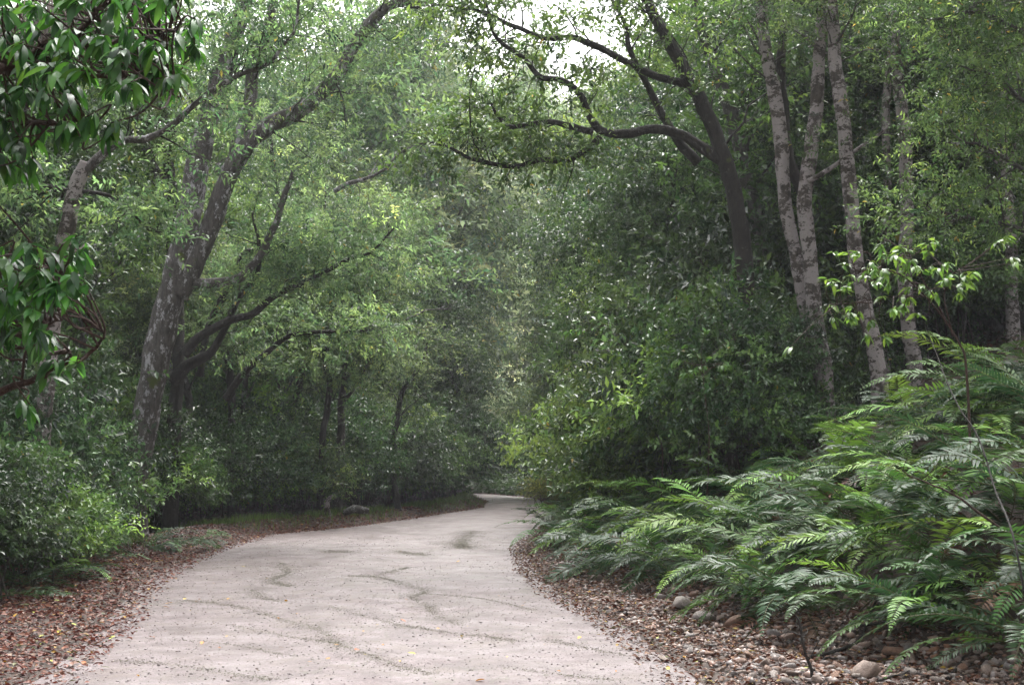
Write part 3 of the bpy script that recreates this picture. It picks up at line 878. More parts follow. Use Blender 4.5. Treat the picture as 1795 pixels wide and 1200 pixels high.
P, R = T.wood('branch', A_([(405, 300), (425, 225), (440, 170), (448, 100), (478, 30), (490, -60)], bY), [.15, .14, .14, .13, .11, .06], 'bark_lichen', 8, 10, .06, .02, 3)
T.branchlets(P, R, 12, 1.6, 3, .4, .3, 103)
P, R = T.wood('branch', A_([(330, 495), (365, 497), (400, 492), (432, 478), (462, 440), (482, 395), (498, 345), (513, 298)], bY), [.13, .11, .10, .09, .08, .075, .065, .045], 'bark_lichen', 8, 8, .07, .02, 4, label='hooked upward branch ending in a broken tip')
T.branchlets(P, R, 7, .9, 2, .3, .2, 104)
P, R = T.wood('branch', A_([(300, 668), (330, 640), (372, 612), (410, 540), (450, 480), (455, 420), (440, 375)], bY + .3), [.17, .13, .09, .07, .055, .04, .02], 'bark_dark', 8, 8, .07, .04, 5)
T.branchlets(P, R, 12, 1.3, 3, .3, .2, 105)
P, R = T.wood('branch', A_([(322, 622), (350, 590), (400, 562), (440, 550), (472, 525), (500, 508), (535, 500), (570, 478), (612, 455), (650, 440), (690, 400)], bY), [.12, .10, .085, .08, .07, .065, .055, .05, .04, .03, .02], 'bark_dark', 8, 8, .06, .03, 6)
T.branchlets(P, R, 22, 1.1, 3, .35, .1, 106)
P, R = T.wood('branch', A_([(395, 700), (430, 650), (470, 615), (510, 588), (560, 583), (620, 582), (660, 575)], bY + 2), [.09, .08, .065, .055, .045, .03, .015], 'bark_dark', 8, 8, .06, .03, 7)
T.branchlets(P, R, 14, 1.0, 3, .35, .1, 107)
P, R = T.wood('branch', A_([(350, 660), (370, 560), (415, 480), (430, 440), (500, 438), (540, 455)], bY + 1), [.08, .07, .06, .05, .035, .02], 'bark_dark', 8, 7, .06, .03, 8)
T.branchlets(P, R, 10, 1.0, 3, .4, .1, 108)
kn = at(345, 272, bY)
for px_, py_, r_ in ((384, 297, .11), (330, 262, .14)):
    c = at(px_, py_, bY - .1)
    link('knot', mesh_np('knot', IV2 * np.array((r_, r_, r_ * 1.3)) * (1 + .08 * rng.normal(size=(len(IV2), 1))) + c - b, IF2, M['bark_lichen'], smooth_=True), T.root)
T.finish('bark_dark', 'light', 7, .24, .95, 1001, keep=.7)

# second stem behind the leaning tree
b = at(300, 890, 33.0); b[2] = gz(b[0], b[1])
T = Tree('forest_tree', b, 'dark forked tree with slim stems, directly behind the big leaning trunk', 'tree')
P, R = T.wood('trunk', [b - np.array((0, 0, .4))] + A_([(305, 760), (312, 640), (308, 520), (302, 420), (300, 340), (290, 260), (287, 190), (280, 90), (278, -40)], 33.0), [.20, .17, .15, .15, .15, .15, .13, .12, .11, .07], 'bark_dark', 7, 12, .07, .05, 11)
T.branchlets(P, R, 18, 1.9, 3, .45, .3, 111)
P, R = T.wood('branch', A_([(303, 350), (280, 315), (262, 275), (245, 230), (240, 160), (250, 60)], 33.0), [.15, .13, .12, .1, .08, .04], 'bark_lichen', 7, 9, .07, .03, 12)
T.branchlets(P, R, 10, 1.5, 3, .4, .3, 112)
T.finish('bark_grey', 'mid', 6, .26, 1.0, 1002)

# thin pale leaning tree at the left edge
tY = 21.0
b = at(70, 900, tY); b[2] = gz(b[0], b[1])
T = Tree('forest_tree', b, 'thin pale banded tree leaning right, left of the big leaning tree', 'tree')
P, R = T.wood('trunk', [b - np.array((0, 0, .4))] + A_([(72, 790), (80, 690), (90, 580), (108, 460), (122, 380), (138, 315), (150, 285)], tY), [.16, .13, .12, .125, .125, .125, .115, .09], 'bark_pale', 8, 12, .06, .02, 13)
P, R = T.wood('branch', A_([(148, 300), (185, 265), (215, 246), (258, 243), (300, 225), (340, 190), (375, 160), (420, 130), (465, 110), (490, 80), (515, 50), (525, 0), (540, -60)], tY), [.085, .07, .06, .055, .05, .045, .04, .035, .035, .028, .024, .02, .01], 'bark_lichen', 8, 8, .07, .02, 14)
T.branchlets(P, R, 22, .9, 3, .15, .15, 114)
P, R = T.wood('branch', A_([(140, 320), (118, 335), (92, 327), (60, 322), (20, 330), (-40, 310)], tY), [.05, .04, .03, .025, .02, .01], 'bark_dark', 8, 7, .07, .02, 15)
T.branchlets(P, R, 12, .9, 3, .2, .1, 115)
P, R = T.wood('branch', A_([(140, 335), (180, 340), (215, 355), (240, 385), (255, 400), (285, 408)], tY), [.035, .03, .025, .022, .018, .01], 'bark_dark', 8, 7, .07, .02, 16)
T.branchlets(P, R, 10, .7, 3, .2, .1, 116)
T.finish('bark_dark', 'light', 3, .2, .9, 1003)

# slender dark stems in the left mid distance
for k, (pts, Y, r0) in enumerate([([(560, 900), (568, 760), (575, 680), (572, 600), (590, 520)], 41, .10), ([(700, 900), (690, 800), (700, 700), (735, 640), (760, 590)], 47, .10), ([(500, 860), (520, 700), (545, 560), (560, 430), (570, 330)], 44, .12),
                                  ([(410, 880), (400, 700), (395, 560), (420, 470)], 38, .11), ([(620, 880), (640, 700), (630, 560), (645, 450), (640, 330)], 52, .14), ([(470, 880), (462, 640), (470, 500), (485, 330), (470, 230)], 46, .13)]):
    b = at(pts[0][0], pts[0][1], Y); b[2] = gz(b[0], b[1])
    T = Tree('forest_tree', b, None, None)
    P, R = T.wood('trunk', [b - np.array((0, 0, .3))] + A_(pts[1:], Y), [r0 * 1.2, r0, r0 * .9, r0 * .7, r0 * .3], 'bark_dark', 8, 8, .07, .08, 200 + k)
    T.branchlets(P, R, 16, 1.5, 3, .35, .3, 210 + k)
    T.finish('bark_dark', 'light', 6, .28, 1.0, 1100 + k)
    queue_label(T.root, 'slender dark-stemmed tree', 'tree', 'trees of the wood left of the road', -1, pts[0][0], Y)

# fallen pale grey limbs hung in the trees, left of the opening
for pts, Y, lab in [([(662, 588), (690, 578), (712, 560), (745, 545), (790, 540)], 45, 'bare pale forked branch hanging in the bushes left of the misty opening'), ([(585, 335), (620, 318), (655, 308), (690, 280), (730, 250)], 36, 'bare pale branch crossing the light green crowns in the middle')]:
    P = spline(A_(pts, Y), 8)
    b = P[0]
    prt = [tube_np(wiggle(P, .04, 3) - b, np.linspace(.07, .015, len(P)), 7, .08, 2)]
    for p, rr in side_branches(P, np.full(len(P), .05), 8, 1.1, .2, .05, 77): prt.append(tube_np(p - b, rr, 5))
    v, f = join_np(prt)
    link('dead_branch', mesh_np('dead_branch', v, f, M['bark_lichen'], smooth_=True), None, tuple(b), lab, 'branch')

# ------------------------------------------------------------------ dark arching tree on the right
aY = 25.0
b = at(1318, 720, aY + .5); b[2] = gz(b[0], b[1])
T = Tree('arching_tree', b, 'dark tree whose long limbs arch left over the road, left of the pale trunks', 'tree')
P, R = T.wood('trunk', [b - np.array((0, 0, .4))] + A_([(1314, 620), (1308, 520), (1302, 420), (1288, 340), (1268, 275), (1238, 205), (1205, 135), (1170, 70), (1135, 0), (1110, -80)], aY), [.2, .17, .16, .155, .15, .14, .13, .12, .11, .09, .06], 'bark_dark', 8, 12, .07, .03, 31)
T.branchlets(P, R, 14, 1.7, 3, .5, .3, 131)
P, R = T.wood('branch', A_([(1272, 285), (1235, 262), (1195, 238), (1150, 230), (1105, 238), (1068, 238), (1045, 220), (1020, 165), (985, 138), (945, 128), (915, 95), (880, 72), (862, 50), (850, 10), (820, -40)], aY), [.12, .10, .09, .085, .085, .08, .068, .06, .055, .05, .043, .038, .034, .026, .015], 'bark_dark', 8, 10, .07, .05, 32)
T.branchlets(P, R, 16, 1.1, 3, .4, .1, 132)
P, R = T.wood('branch', A_([(1052, 240), (1030, 262), (990, 284), (950, 282), (905, 292), (860, 286), (825, 275), (795, 258), (765, 252), (735, 256)], aY), [.068, .06, .055, .05, .046, .04, .034, .028, .022, .014], 'bark_dark', 8, 9, .08, .05, 33)
T.branchlets(P, R, 26, .9, 3, .1, .12, 133, .1)
P, R = T.wood('branch', A_([(1040, 232), (1010, 224), (965, 214), (930, 218), (895, 222), (875, 205), (858, 180)], aY), [.07, .06, .05, .045, .04, .035, .02], 'bark_dark', 8, 8, .08, .02, 34)
T.branchlets(P, R, 18, .8, 3, .1, .1, 134)
P, R = T.wood('branch', A_([(1215, 150), (1140, 130), (1060, 88), (1010, 70), (960, 66), (915, 50), (870, 33), (830, 18), (780, 10), (720, 15)], aY), [.075, .068, .06, .055, .05, .043, .036, .028, .02, .01], 'bark_dark', 8, 9, .08, .05, 35)
T.branchlets(P, R, 26, 1.1, 3, .2, .05, 135, .15)
P, R = T.wood('branch', A_([(1225, 285), (1195, 255), (1160, 200), (1135, 150), (1105, 90), (1095, 40), (1060, -20)], aY + .4), [.10, .09, .075, .06, .05, .04, .02], 'bark_dark', 8, 8, .08, .02, 36)
T.branchlets(P, R, 14, 1.2, 3, .3, .2, 136)
P, R = T.wood('branch', A_([(838, 280), (828, 235), (822, 190), (828, 140), (835, 100)], aY), [.022, .018, .015, .012, .006], 'bark_dark', 8, 6, .05, .015, 37)
T.finish('bark_dark', 'mid', 6, .22, .85, 1004, keep=.36)
# second dark stem leaning beside it
b = at(1370, 720, aY + 3); b[2] = gz(b[0], b[1])
T = Tree('forest_tree', b, 'dark leaning stem between the arching tree and the forked pale trunks', 'tree')
P, R = T.wood('trunk', [b - np.array((0, 0, .4))] + A_([(1345, 560), (1330, 420), (1305, 300), (1280, 190), (1240, 80), (1205, -30)], aY + 3), [.2, .17, .16, .15, .14, .11, .07], 'bark_grey', 8, 10, .07, .03, 38)
T.branchlets(P, R, 20, 1.8, 3, .35, .3, 138)
T.finish('bark_dark', 'mid', 6, .28, 1.0, 1005)

# ------------------------------------------------------------------ pale trunks on the right bank
pY = 24.0
def base_at(px, Y):
    q = at(px, 700, Y); q[2] = gz(q[0], q[1]); return q
b = base_at(1450, pY)
T = Tree('pale_trunk_tree', b, 'pale pinkish tree that forks into two crossing trunks above the ferns', 'tree')
P, R = T.wood('trunk', [b - np.array((0, 0, .5))] + A_([(1445, 660), (1432, 580), (1424, 500), (1415, 420), (1410, 350), (1420, 280), (1432, 200), (1434, 120), (1440, 40), (1448, -60)], pY), [.17, .15, .135, .13, .13, .13, .125, .12, .11, .10, .08], 'bark_pale', 8, 12, .06, .02, 41)
T.branchlets(P, R, 12, 1.6, 3, .78, .3, 141)
P, R = T.wood('trunk', [b + np.array((-.25, .2, -.5))] + A_([(1434, 680), (1424, 600), (1405, 510), (1392, 440), (1378, 370), (1372, 300), (1368, 230), (1355, 150), (1340, 60), (1335, -40)], pY + .3), [.14, .13, .125, .115, .115, .115, .12, .13, .12, .11, .08], 'bark_pale', 8, 12, .06, .02, 42)
T.branchlets(P, R, 12, 1.6, 3, .8, .3, 142)
P, R = T.wood('branch', A_([(1412, 345), (1385, 290), (1375, 200), (1368, 120), (1372, 40)], pY + .5), [.1, .11, .10, .09, .06], 'bark_dark', 8, 9, .06, .02, 43)
P, R = T.wood('branch', A_([(1418, 318), (1450, 298), (1490, 272), (1535, 240), (1560, 215)], pY - .2), [.05, .04, .035, .03, .015], 'bark_pale', 8, 7, .06, .02, 44)
T.branchlets(P, R, 8, .6, 2, .3, .2, 144)
T.finish('bark_grey', 'olive', 5, .25, 1.2, 1006, keep=.6)
for k, (px, Y, pts, rr, mat, lab) in enumerate([
    (1545, 23.5, [(1538, 640), (1522, 560), (1506, 470), (1497, 400), (1487, 300), (1475, 210), (1463, 120), (1458, 20), (1455, -80)], [.17, .14, .13, .125, .125, .125, .12, .115, .10, .07], 'bark_pale', 'thick pale lichened trunk curving left, middle of the pale trunks'),
    (1600, 25, [(1602, 640), (1590, 560), (1584, 480), (1592, 380), (1590, 290), (1582, 200), (1572, 120), (1565, 0)], [.17, .14, .13, .13, .12, .12, .11, .10, .06], 'bark_pale', 'pale straight trunk right of the thick pale trunk, base behind the ferns'),
    (1560, 27, [(1548, 620), (1540, 540), (1550, 440), (1556, 330), (1552, 200), (1560, 100), (1562, -20)], [.12, .10, .09, .085, .08, .08, .07, .04], 'bark_pale', 'thinnest pale stem, between the two straight pale trunks'),
    (1800, 29, [(1785, 560), (1772, 470), (1758, 380), (1760, 300), (1738, 210), (1725, 130), (1722, 20)], [.14, .13, .12, .12, .12, .12, .11, .07], 'bark_grey', 'dark mottled trunk nearest the right edge'),
    (1660, 32, [(1655, 560), (1650, 400), (1640, 250), (1645, 100), (1640, -20)], [.13, .12, .11, .11, .1, .06], 'bark_dark', 'dim thin trunk in the shade right of the pale trunks'),
    (1410, 30, [(1400, 560), (1390, 420), (1400, 300), (1405, 150), (1400, 0)], [.15, .13, .12, .12, .11, .07], 'bark_dark', 'dim straight trunk in the shade behind the forked pale trunks')]):
    b = base_at(px, Y)
    T = Tree('pale_trunk_tree' if 'pale' in mat else 'forest_tree', b, lab, 'tree')
    P, R = T.wood('trunk', [b - np.array((0, 0, .5))] + A_(pts, Y), rr, mat, 8, 12, .06, .02, 50 + k)
    T.branchlets(P, R, 12, 1.6, 3, .78, .3, 150 + k)
    T.finish('bark_grey', 'olive' if k != 4 else 'dark', 6, .25, 1.2, 1010 + k, keep=.7)

# olive spray of thin arching branches at the upper right
b = base_at(1990, 19)
T = Tree('forest_tree', b, 'olive small-leaved tree outside the right edge with thin branches arching into view', 'tree')
P, R = T.wood('trunk', [b - np.array((0, 0, .5)), b + np.array((0, 0, 2)), b + np.array((-.3, 0, 4.2)), b + np.array((-.3, .2, 7))], [.14, .12, .10, .05], 'bark_grey', 8, 10, .06, .03, 61)
for k, pts in enumerate([[(1960, 420), (1850, 350), (1780, 290), (1720, 255), (1660, 250)], [(1950, 300), (1840, 180), (1790, 170), (1740, 135), (1680, 115)], [(1940, 150), (1800, 60), (1720, 20), (1640, 40)],
                         [(1960, 450), (1830, 420), (1730, 385), (1650, 370), (1560, 400)], [(1930, 100), (1820, 10), (1720, -40), (1600, -50)]]):
    P, R = T.wood('branch', A_(pts, 19), [.05, .04, .03, .02, .012, .006][:len(pts)], 'bark_grey', 8, 6, .06, .03, 62 + k)
    T.branchlets(P, R, 20, 1.0, 3, .2, .1, 162 + k, .08)
T.finish('bark_grey', 'olive', 5, .2, 1.1, 1020, keep=.6)


# ------------------------------------------------------------------ broad-leaved foreground tree, upper left
def leaf_mesh_single(seed, c, L=.12, W=.042, droop=.3):
    r = np.random.default_rng(seed); n = 6
    V, Fc, tn = [], [], []
    for i in range(n + 1):
        t = i / n; w = W / 2 * math.sin(PI * min(1, t * .96 + .03)) ** .75 * (1.15 - .35 * t)
        z = -droop * t * t * L; yy = L * t * (1 - .15 * t * droop)
        wav = .0025 * math.sin(t * 14 + seed)
        for s_, hz in ((-1, .18), (0, 0), (1, .18)): V.append((s_ * w, yy, z + hz * w + (wav if s_ else 0)))
        for s_ in range(3): tn.append(np.array(c) * (1.25 if s_ == 1 else 1.0) * (.9 + .2 * r.random()))
    for i in range(n):
        a = i * 3
        for q in (0, 1): Fc += [(a + q, a + q + 1, a + q + 4), (a + q, a + q + 4, a + q + 3)]
    return np.array(V), np.array(Fc), np.array(tn)


def leafy_branches(T, nodes, tips, cols, Lr, W, seed, nleaf=(6, 10), nmax=300, mat='leaf_single', hang=.75):
    """whorls of large leaves at twig ends; the largest are single objects, the rest one joined part"""
    r = np.random.default_rng(seed)
    meshes = [mesh_np('leaf', *(lambda q: (q[0], q[1]))(leaf_mesh_single(k, cols[k % len(cols)], 1.0, W, .25 + .1 * (k % 4))), M[mat], leaf_mesh_single(k, cols[k % len(cols)], 1.0, W)[2], smooth_=True) for k in range(len(cols) * 2)]
    items = []; N_ = np.vstack(nodes)
    for tip in tips:
        d_ = np.linalg.norm(N_ - tip, axis=1); a = N_[np.argmin(d_ + r.random(len(d_)) * .15)]
        mid = (a + tip) / 2 + r.normal(size=3) * .04
        T.sub.append((spline([a, mid, tip], 4), np.linspace(.006, .0025, 9), 5))
        dirn = norm(tip - mid)
        for k in range(r.integers(*nleaf)):
            th = r.uniform(0, 6.28); out = np.array((math.cos(th), math.sin(th), 0))
            D = norm(dirn * .5 + out * r.uniform(.35, 1.0) + np.array((0, 0, -hang * r.uniform(.2, 1.5))))
            Nn = norm(out * .4 + np.array((0, 0, .9)) + r.normal(size=3) * .25); Nn = norm(Nn - D * np.dot(D, Nn)); S = np.cross(D, Nn)
            items.append((tip + r.normal(size=3) * .008 - dirn * r.uniform(0, .05), D, Nn, S, r.uniform(*Lr), r.integers(len(meshes))))
    items.sort(key=lambda q: q[0][1] / q[4])
    rest_v, rest_f, rest_t, off = [], [], [], 0
    for i, (p, D, Nn, S, L, mi) in enumerate(items):
        if i < nmax:
            o = link('leaf', meshes[mi], T.root)
            Mx = Matrix(((S[0], D[0], Nn[0], 0), (S[1], D[1], Nn[1], 0), (S[2], D[2], Nn[2], 0), (0, 0, 0, 1)))
            o.matrix_local = Matrix.Translation(Vector(p - T.base)) @ Mx @ Matrix.Scale(L, 4)
        else:
            V, Fc, tn = leaf_mesh_single(int(mi), cols[mi % len(cols)], 1.0, W)
            rest_v.append((p - T.base) + L * (V[:, 0:1] * S + V[:, 1:2] * D + V[:, 2:3] * Nn)); rest_f.append(Fc + off); off += len(V); rest_t.append(tn * r.uniform(.7, 1.3))
    if rest_v: link('foliage', mesh_np('foliage', np.vstack(rest_v), np.vstack(rest_f), M[mat], np.vstack(rest_t), smooth_=True), T.root, kind='stuff')
    if T.sub:
        v, f = join_np([tube_np(p, r_, s_) for p, r_, s_ in T.sub])
        link('twigs', mesh_np('twigs', v - T.base, f, M['bark_brown'], smooth_=True), T.root, kind='stuff')


nY = 6.0
bx = -3.9; b = np.array((bx, nY + .3, gz(bx, nY + .3)))
T = Tree('broad_leaved_tree', b, 'near tree with long glossy drooping leaves hanging in from the upper left corner', 'tree')
T.wood('trunk', [b - np.array((0, 0, .3)), b + np.array((.05, 0, 1.2)), b + np.array((-.05, .1, 2.6)), b + np.array((0, 0, 4.2))], [.13, .11, .10, .07], 'bark_brown', 8, 12, .05, .02, 71)
nodes = []
for k, (pts, rr) in enumerate([([(-700, 330), (-350, 220), (-120, 150), (20, 120), (90, 75), (160, 30), (210, -20)], [.05, .04, .03, .02, .013, .010, .006]),
                               ([(20, 120), (60, 92), (100, 72), (170, 75), (250, 60), (330, 50)], [.012, .011, .010, .008, .006, .004]),
                               ([(-720, 400), (-300, 290), (-100, 235), (40, 215), (110, 220), (170, 235)], [.04, .03, .02, .014, .010, .006]),
                               ([(-100, 150), (30, 110), (140, 130), (240, 140), (310, 160)], [.02, .012, .010, .008, .004]),
                               ([(-740, 700), (-300, 560), (-100, 500), (0, 480), (60, 470), (110, 480)], [.04, .03, .02, .012, .009, .005]),
                               ([(-700, 900), (-250, 770), (-60, 705), (0, 690), (60, 665), (95, 640), (130, 635), (165, 605), (182, 583), (170, 570)], [.05, .04, .025, .017, .014, .012, .010, .007, .005, .003]),
                               ([(38, 675), (42, 620), (60, 600), (85, 570), (110, 560)], [.006, .006, .005, .004, .002]), ([(110, 634), (125, 620), (118, 612), (105, 610)], [.005, .004, .003, .002])]):
    P, _ = T.wood('branch', A_(pts, nY), rr, 'bark_brown', 8, 7, .05, .012, 72 + k)
    nodes.append(P)
rr_ = random.Random(6)
tips = []
def in_poly(region, n, Yr):
    for _ in range(n):
        px, py = rr_.uniform(region[0], region[2]), rr_.uniform(region[1], region[3]); tips.append(at(px, py, rr_.uniform(*Yr)))
in_poly((-60, -60, 350, 80), 150, (5.2, 7.4)); in_poly((-60, 60, 240, 160), 95, (5.2, 7.4)); in_poly((210, 60, 355, 150), 34, (5.6, 6.8)); in_poly((-60, 150, 140, 235), 36, (5.4, 6.8)); in_poly((130, 200, 200, 240), 4, (5.6, 6.4)); in_poly((-60, 240, 60, 320), 22, (5.4, 6.8))
in_poly((-60, 410, 150, 520), 66, (5.2, 6.8)); in_poly((-60, 500, 90, 600), 42, (5.2, 6.8)); in_poly((60, 590, 150, 650), 3, (5.8, 6.2)); in_poly((-50, 780, 20, 820), 3, (5.5, 6.5)); in_poly((40, 660, 90, 760), 2, (5.8, 6.2))
leafy_branches(T, nodes, tips, [(.032, .110, .014), (.024, .080, .016), (.050, .15, .018), (.018, .055, .014)], (.075, .118), .31, 81, hang=.6)

# bright broad-leaved sapling in front of the pale trunks
sY = 14.5
b = base_at(1700, sY)
T = Tree('sapling', b, 'bright green broad-leaved sapling in front of the pale trunks', 'sapling')
nodes = []
for k, (pts, rr) in enumerate([([(1695, 660), (1680, 600), (1640, 540), (1590, 490), (1540, 470), (1500, 480)], [.016, .013, .010, .008, .006, .004]), ([(1660, 565), (1625, 500), (1600, 460), (1580, 440)], [.008, .007, .005, .003]),
                               ([(1670, 590), (1655, 520), (1670, 480), (1690, 470)], [.008, .007, .005, .003]), ([(1620, 520), (1560, 520), (1500, 530), (1460, 535)], [.006, .005, .004, .003])]):
    P, _ = T.wood('branch' if k else 'trunk', ([b - np.array((0, 0, .3))] if k == 0 else []) + A_(pts, sY), rr, 'bark_brown', 8, 6, .05, .01, 91 + k); nodes.append(P)
tips = []
in_poly((1450, 440, 1620, 560), 42, (13.6, 15.2)); in_poly((1540, 420, 1650, 480), 14, (13.8, 15)); in_poly((1630, 450, 1710, 520), 12, (14, 15)); in_poly((1500, 560, 1560, 600), 3, (14, 15)); in_poly((1740, 400, 1790, 470), 4, (13, 14)); in_poly((1380, 600, 1420, 620), 1, (14, 15))
leafy_branches(T, nodes, tips, [(.09, .19, .025), (.07, .15, .028), (.12, .23, .03)], (.085, .135), .34, 82, hang=.35)

# fresh broad-leaved sprays on the right shrubs and the left corner
for px, py, Y, n, sp_, lab in [(1230, 640, 22, 16, .5, 'fresh green sprig of drooping leaves above the left end of the fern bank'), (1080, 560, 27, 22, .8, 'leafy light green sapling left of the arching tree base'), (140, 850, 21.5, 22, .8, 'pale green young sprays in front of the big leaning trunk'), (1150, 700, 24, 22, .7, 'young green shoots over the ferns right of the misty opening')]:
    q = at(px, py, Y); b = np.array((q[0], q[1], gz(q[0], q[1])))
    T = Tree('sapling', b, lab, 'sapling')
    P, _ = T.wood('stem', [b - np.array((0, 0, .2)), (b + q) / 2 + np.array((.1, 0, 0)), q], [.015, .01, .005], 'bark_brown', 8, 6, .05, .01, 95)
    T.sub = []
    r = np.random.default_rng(int(px)); tips = [q + r.normal(size=3) * np.array((sp_, .3, sp_ * .6)) * .6 for _ in range(n)]
    leafy_branches(T, [P], tips, [(.09, .18, .035), (.07, .15, .035)], (.09, .14), .36, int(px), nmax=60, hang=.3)
#PART4

# ------------------------------------------------------------------ ferns
def frond_mesh(seed, c, L=1.4, rise=.55, fall=1.0, pn=26, pl=.17):
    r = np.random.default_rng(seed)
    t = np.linspace(0, 1, 17)
    x = L * (t - .12 * t ** 3); z = L * (rise * t - fall * .62 * t ** 2.2); y = .05 * L * np.sin(t * 3 + seed)
    P = np.stack([x, y, z], -1)
    wood = tube_np(P, np.linspace(.006, .0015, 17), 4)
    tt = np.linspace(.14, .985, pn)
    Pc = np.stack([np.interp(tt, t, P[:, i]) for i in range(3)], -1); Tn = norm(np.stack([np.interp(tt, t, np.gradient(P[:, i], t)) for i in range(3)], -1))
    S = norm(np.cross(Tn, np.array((0, 0, 1.0)))); U = np.cross(S, Tn)
    prof = np.minimum(1, .55 + 1.6 * (tt - .1)) * np.clip((1 - tt) * 2.0, 0.05, 1) ** .75
    V, Fc, C, off = [wood[0]], [wood[1]], [np.tile(np.array((.09, .09, .03)), (len(wood[0]), 1))], len(wood[0])
    tp = np.array([(0, 0, 0), (.30, .5, .015), (.30, -.5, .015), (.68, .42, -.05), (.68, -.42, -.05), (1, 0, -.16)])
    tf = np.array([(0, 2, 1), (1, 2, 4), (1, 4, 3), (3, 4, 5)])
    for s_ in (-1, 1):
        for i in range(pn):
            if r.random() < .07: continue
            ln = pl * prof[i] * r.uniform(.88, 1.1); w = .023 * (.55 + .45 * prof[i]) * L / 1.2
            d = norm(S[i] * s_ + Tn[i] * (.35 + .5 * tt[i]) + U[i] * r.uniform(-.02, .3) + r.normal(size=3) * .05)
            cr = norm(np.cross(U[i], d) + U[i] * r.normal() * .3); nn = np.cross(d, cr)
            v = Pc[i] + tp[:, 0:1] * ln * d + tp[:, 1:2] * w * cr + tp[:, 2:3] * ln * (nn * np.sign(nn[2]))
            V.append(v); Fc.append(tf + off); off += 6; C.append(np.tile(np.array(c) * r.uniform(.8, 1.2), (6, 1)))
    return mesh_np('frond', np.vstack(V), np.vstack(Fc), M['frond'], np.clip(np.vstack(C), 0, 1))


FC = {'dark': (.026, .064, .022), 'mid': (.052, .125, .024), 'young': (.14, .27, .04), 'brown': (.13, .06, .03)}
FR = {k: [frond_mesh(i + 10 * j, c, rise=.35 + .12 * i, fall=.75 + .2 * (i % 3), pn=32 + 2 * (i % 3), pl=.17 + .014 * i) for i in range(4)] for j, (k, c) in enumerate(FC.items())}
FERNS = []
rf = random.Random(3)


def put_fern(x, y, size, nfr, az0, spread, young=.15, lift=0.0, kind=None):
    root = link('fern', None, None, (x, y, gz(x, y) - .05 + lift))
    for k in range(nfr):
        c = 'young' if rf.random() < young else ('brown' if rf.random() < .07 else ('dark' if rf.random() < .6 else 'mid'))
        if kind: c = kind
        o = link('frond', rf.choice(FR[c]), root, label='yellow-green young frond' if c == 'young' else ('brown withered frond' if c == 'brown' else None))
        s = size * rf.uniform(.7, 1.2)
        o.rotation_euler = (rf.uniform(-.35, .35), rf.uniform(-.28, .28) if c != 'brown' else rf.uniform(.3, .7), az0 + rf.uniform(-spread, spread))
        o.scale = (s, s, s); o.location = (rf.uniform(-.06, .06), rf.uniform(-.06, .06), rf.uniform(0, .12))
    FERNS.append((root, x, y, size))


for yy in np.concatenate([np.arange(9.6, 20, .58), np.arange(20, 30, .8), np.arange(30, 42, 1.4)]):
    dmax = 6.0 if yy < 22 else (4.2 if yy < 30 else 1.2)
    dd = .5
    while dd < dmax:
        X = float(edge_r(yy) + sh_r(yy) + dd + rf.uniform(-.2, .2)); Y2 = yy + rf.uniform(-.3, .3)
        px, py = px_of((X, Y2, gz(X, Y2) + .6))
        if px < 1890 and not (px > 1330 and dd > 3.4 and yy > 20):
            put_fern(X, Y2, rf.uniform(.85, 1.3) * (.92 if dd < .8 else 1), rf.choice([7, 8, 9, 10]), math.radians(205 + rf.uniform(-25, 25)), math.radians(100), .26 if dd > 1 else .16)
        dd += rf.uniform(.62, .88)
# a few ferns at the foot of the big leaning trunk and round the bend
for px, Y, s in [(262, 27.6, .7), (300, 28.2, .8), (330, 28.6, .75), (225, 27, .7), (365, 30.5, .6), (190, 25.5, .6), (120, 21, .8), (60, 19, .8), (15, 18, .8), (95, 20, .7), (150, 22.5, .8), (185, 24, .8), (30, 20.5, .9), (-20, 17.2, .8)]:
    q = at(px, 900, Y); put_fern(q[0], Y, s, 8, math.radians(-90), PI, .1)
for px, Y, s in [(945, 64, 1.1), (965, 60, 1.1), (940, 70, 1.1), (975, 66, 1.1)]:
    q = at(px, 880, Y); put_fern(max(q[0], float(edge_r(Y)) + .4), Y, s, 8, math.radians(190), PI, .1)
FERNS.sort(key=lambda f: f[2])
grp = {}
for root, x, y, s in FERNS:
    px, py = px_of((x, y, gz(x, y) + .4))
    if x < (edge_l(y) + edge_r(y)) / 2:
        desc, grp_ = 'low fern ' + place_phrase(px, -1), 'ferns at the foot of the left thicket'
    else:
        d = x - edge_r(y) - sh_r(y)
        row = 'lowest row of the bank' if d < 1.0 else ('lower bank' if d < 2.3 else ('upper bank' if d < 4 else 'top of the bank'))
        seg = ['by the misty opening', 'left under the shrubs', 'left of the arching tree', 'below the arching tree', 'below the forked pale trunks', 'below the thick pale trunk', 'below the straight pale trunk', 'around the bare sapling', 'at the right edge'][int(np.searchsorted([1000, 1100, 1200, 1330, 1450, 1550, 1640, 1740], px))]
        desc, grp_ = f'fern on the {row} {seg}', 'ferns covering the right bank'
    grp.setdefault(desc, []).append((y, root, grp_))
for desc, lst in grp.items():
    lst.sort(key=lambda q: q[0])
    for i, (_, root, g_) in enumerate(lst):
        root['label'] = desc + (', ' + (ORD[min(i, 11)] + 'nearest').strip() if len(lst) > 1 else ''); root['category'] = 'fern'; root['group'] = g_


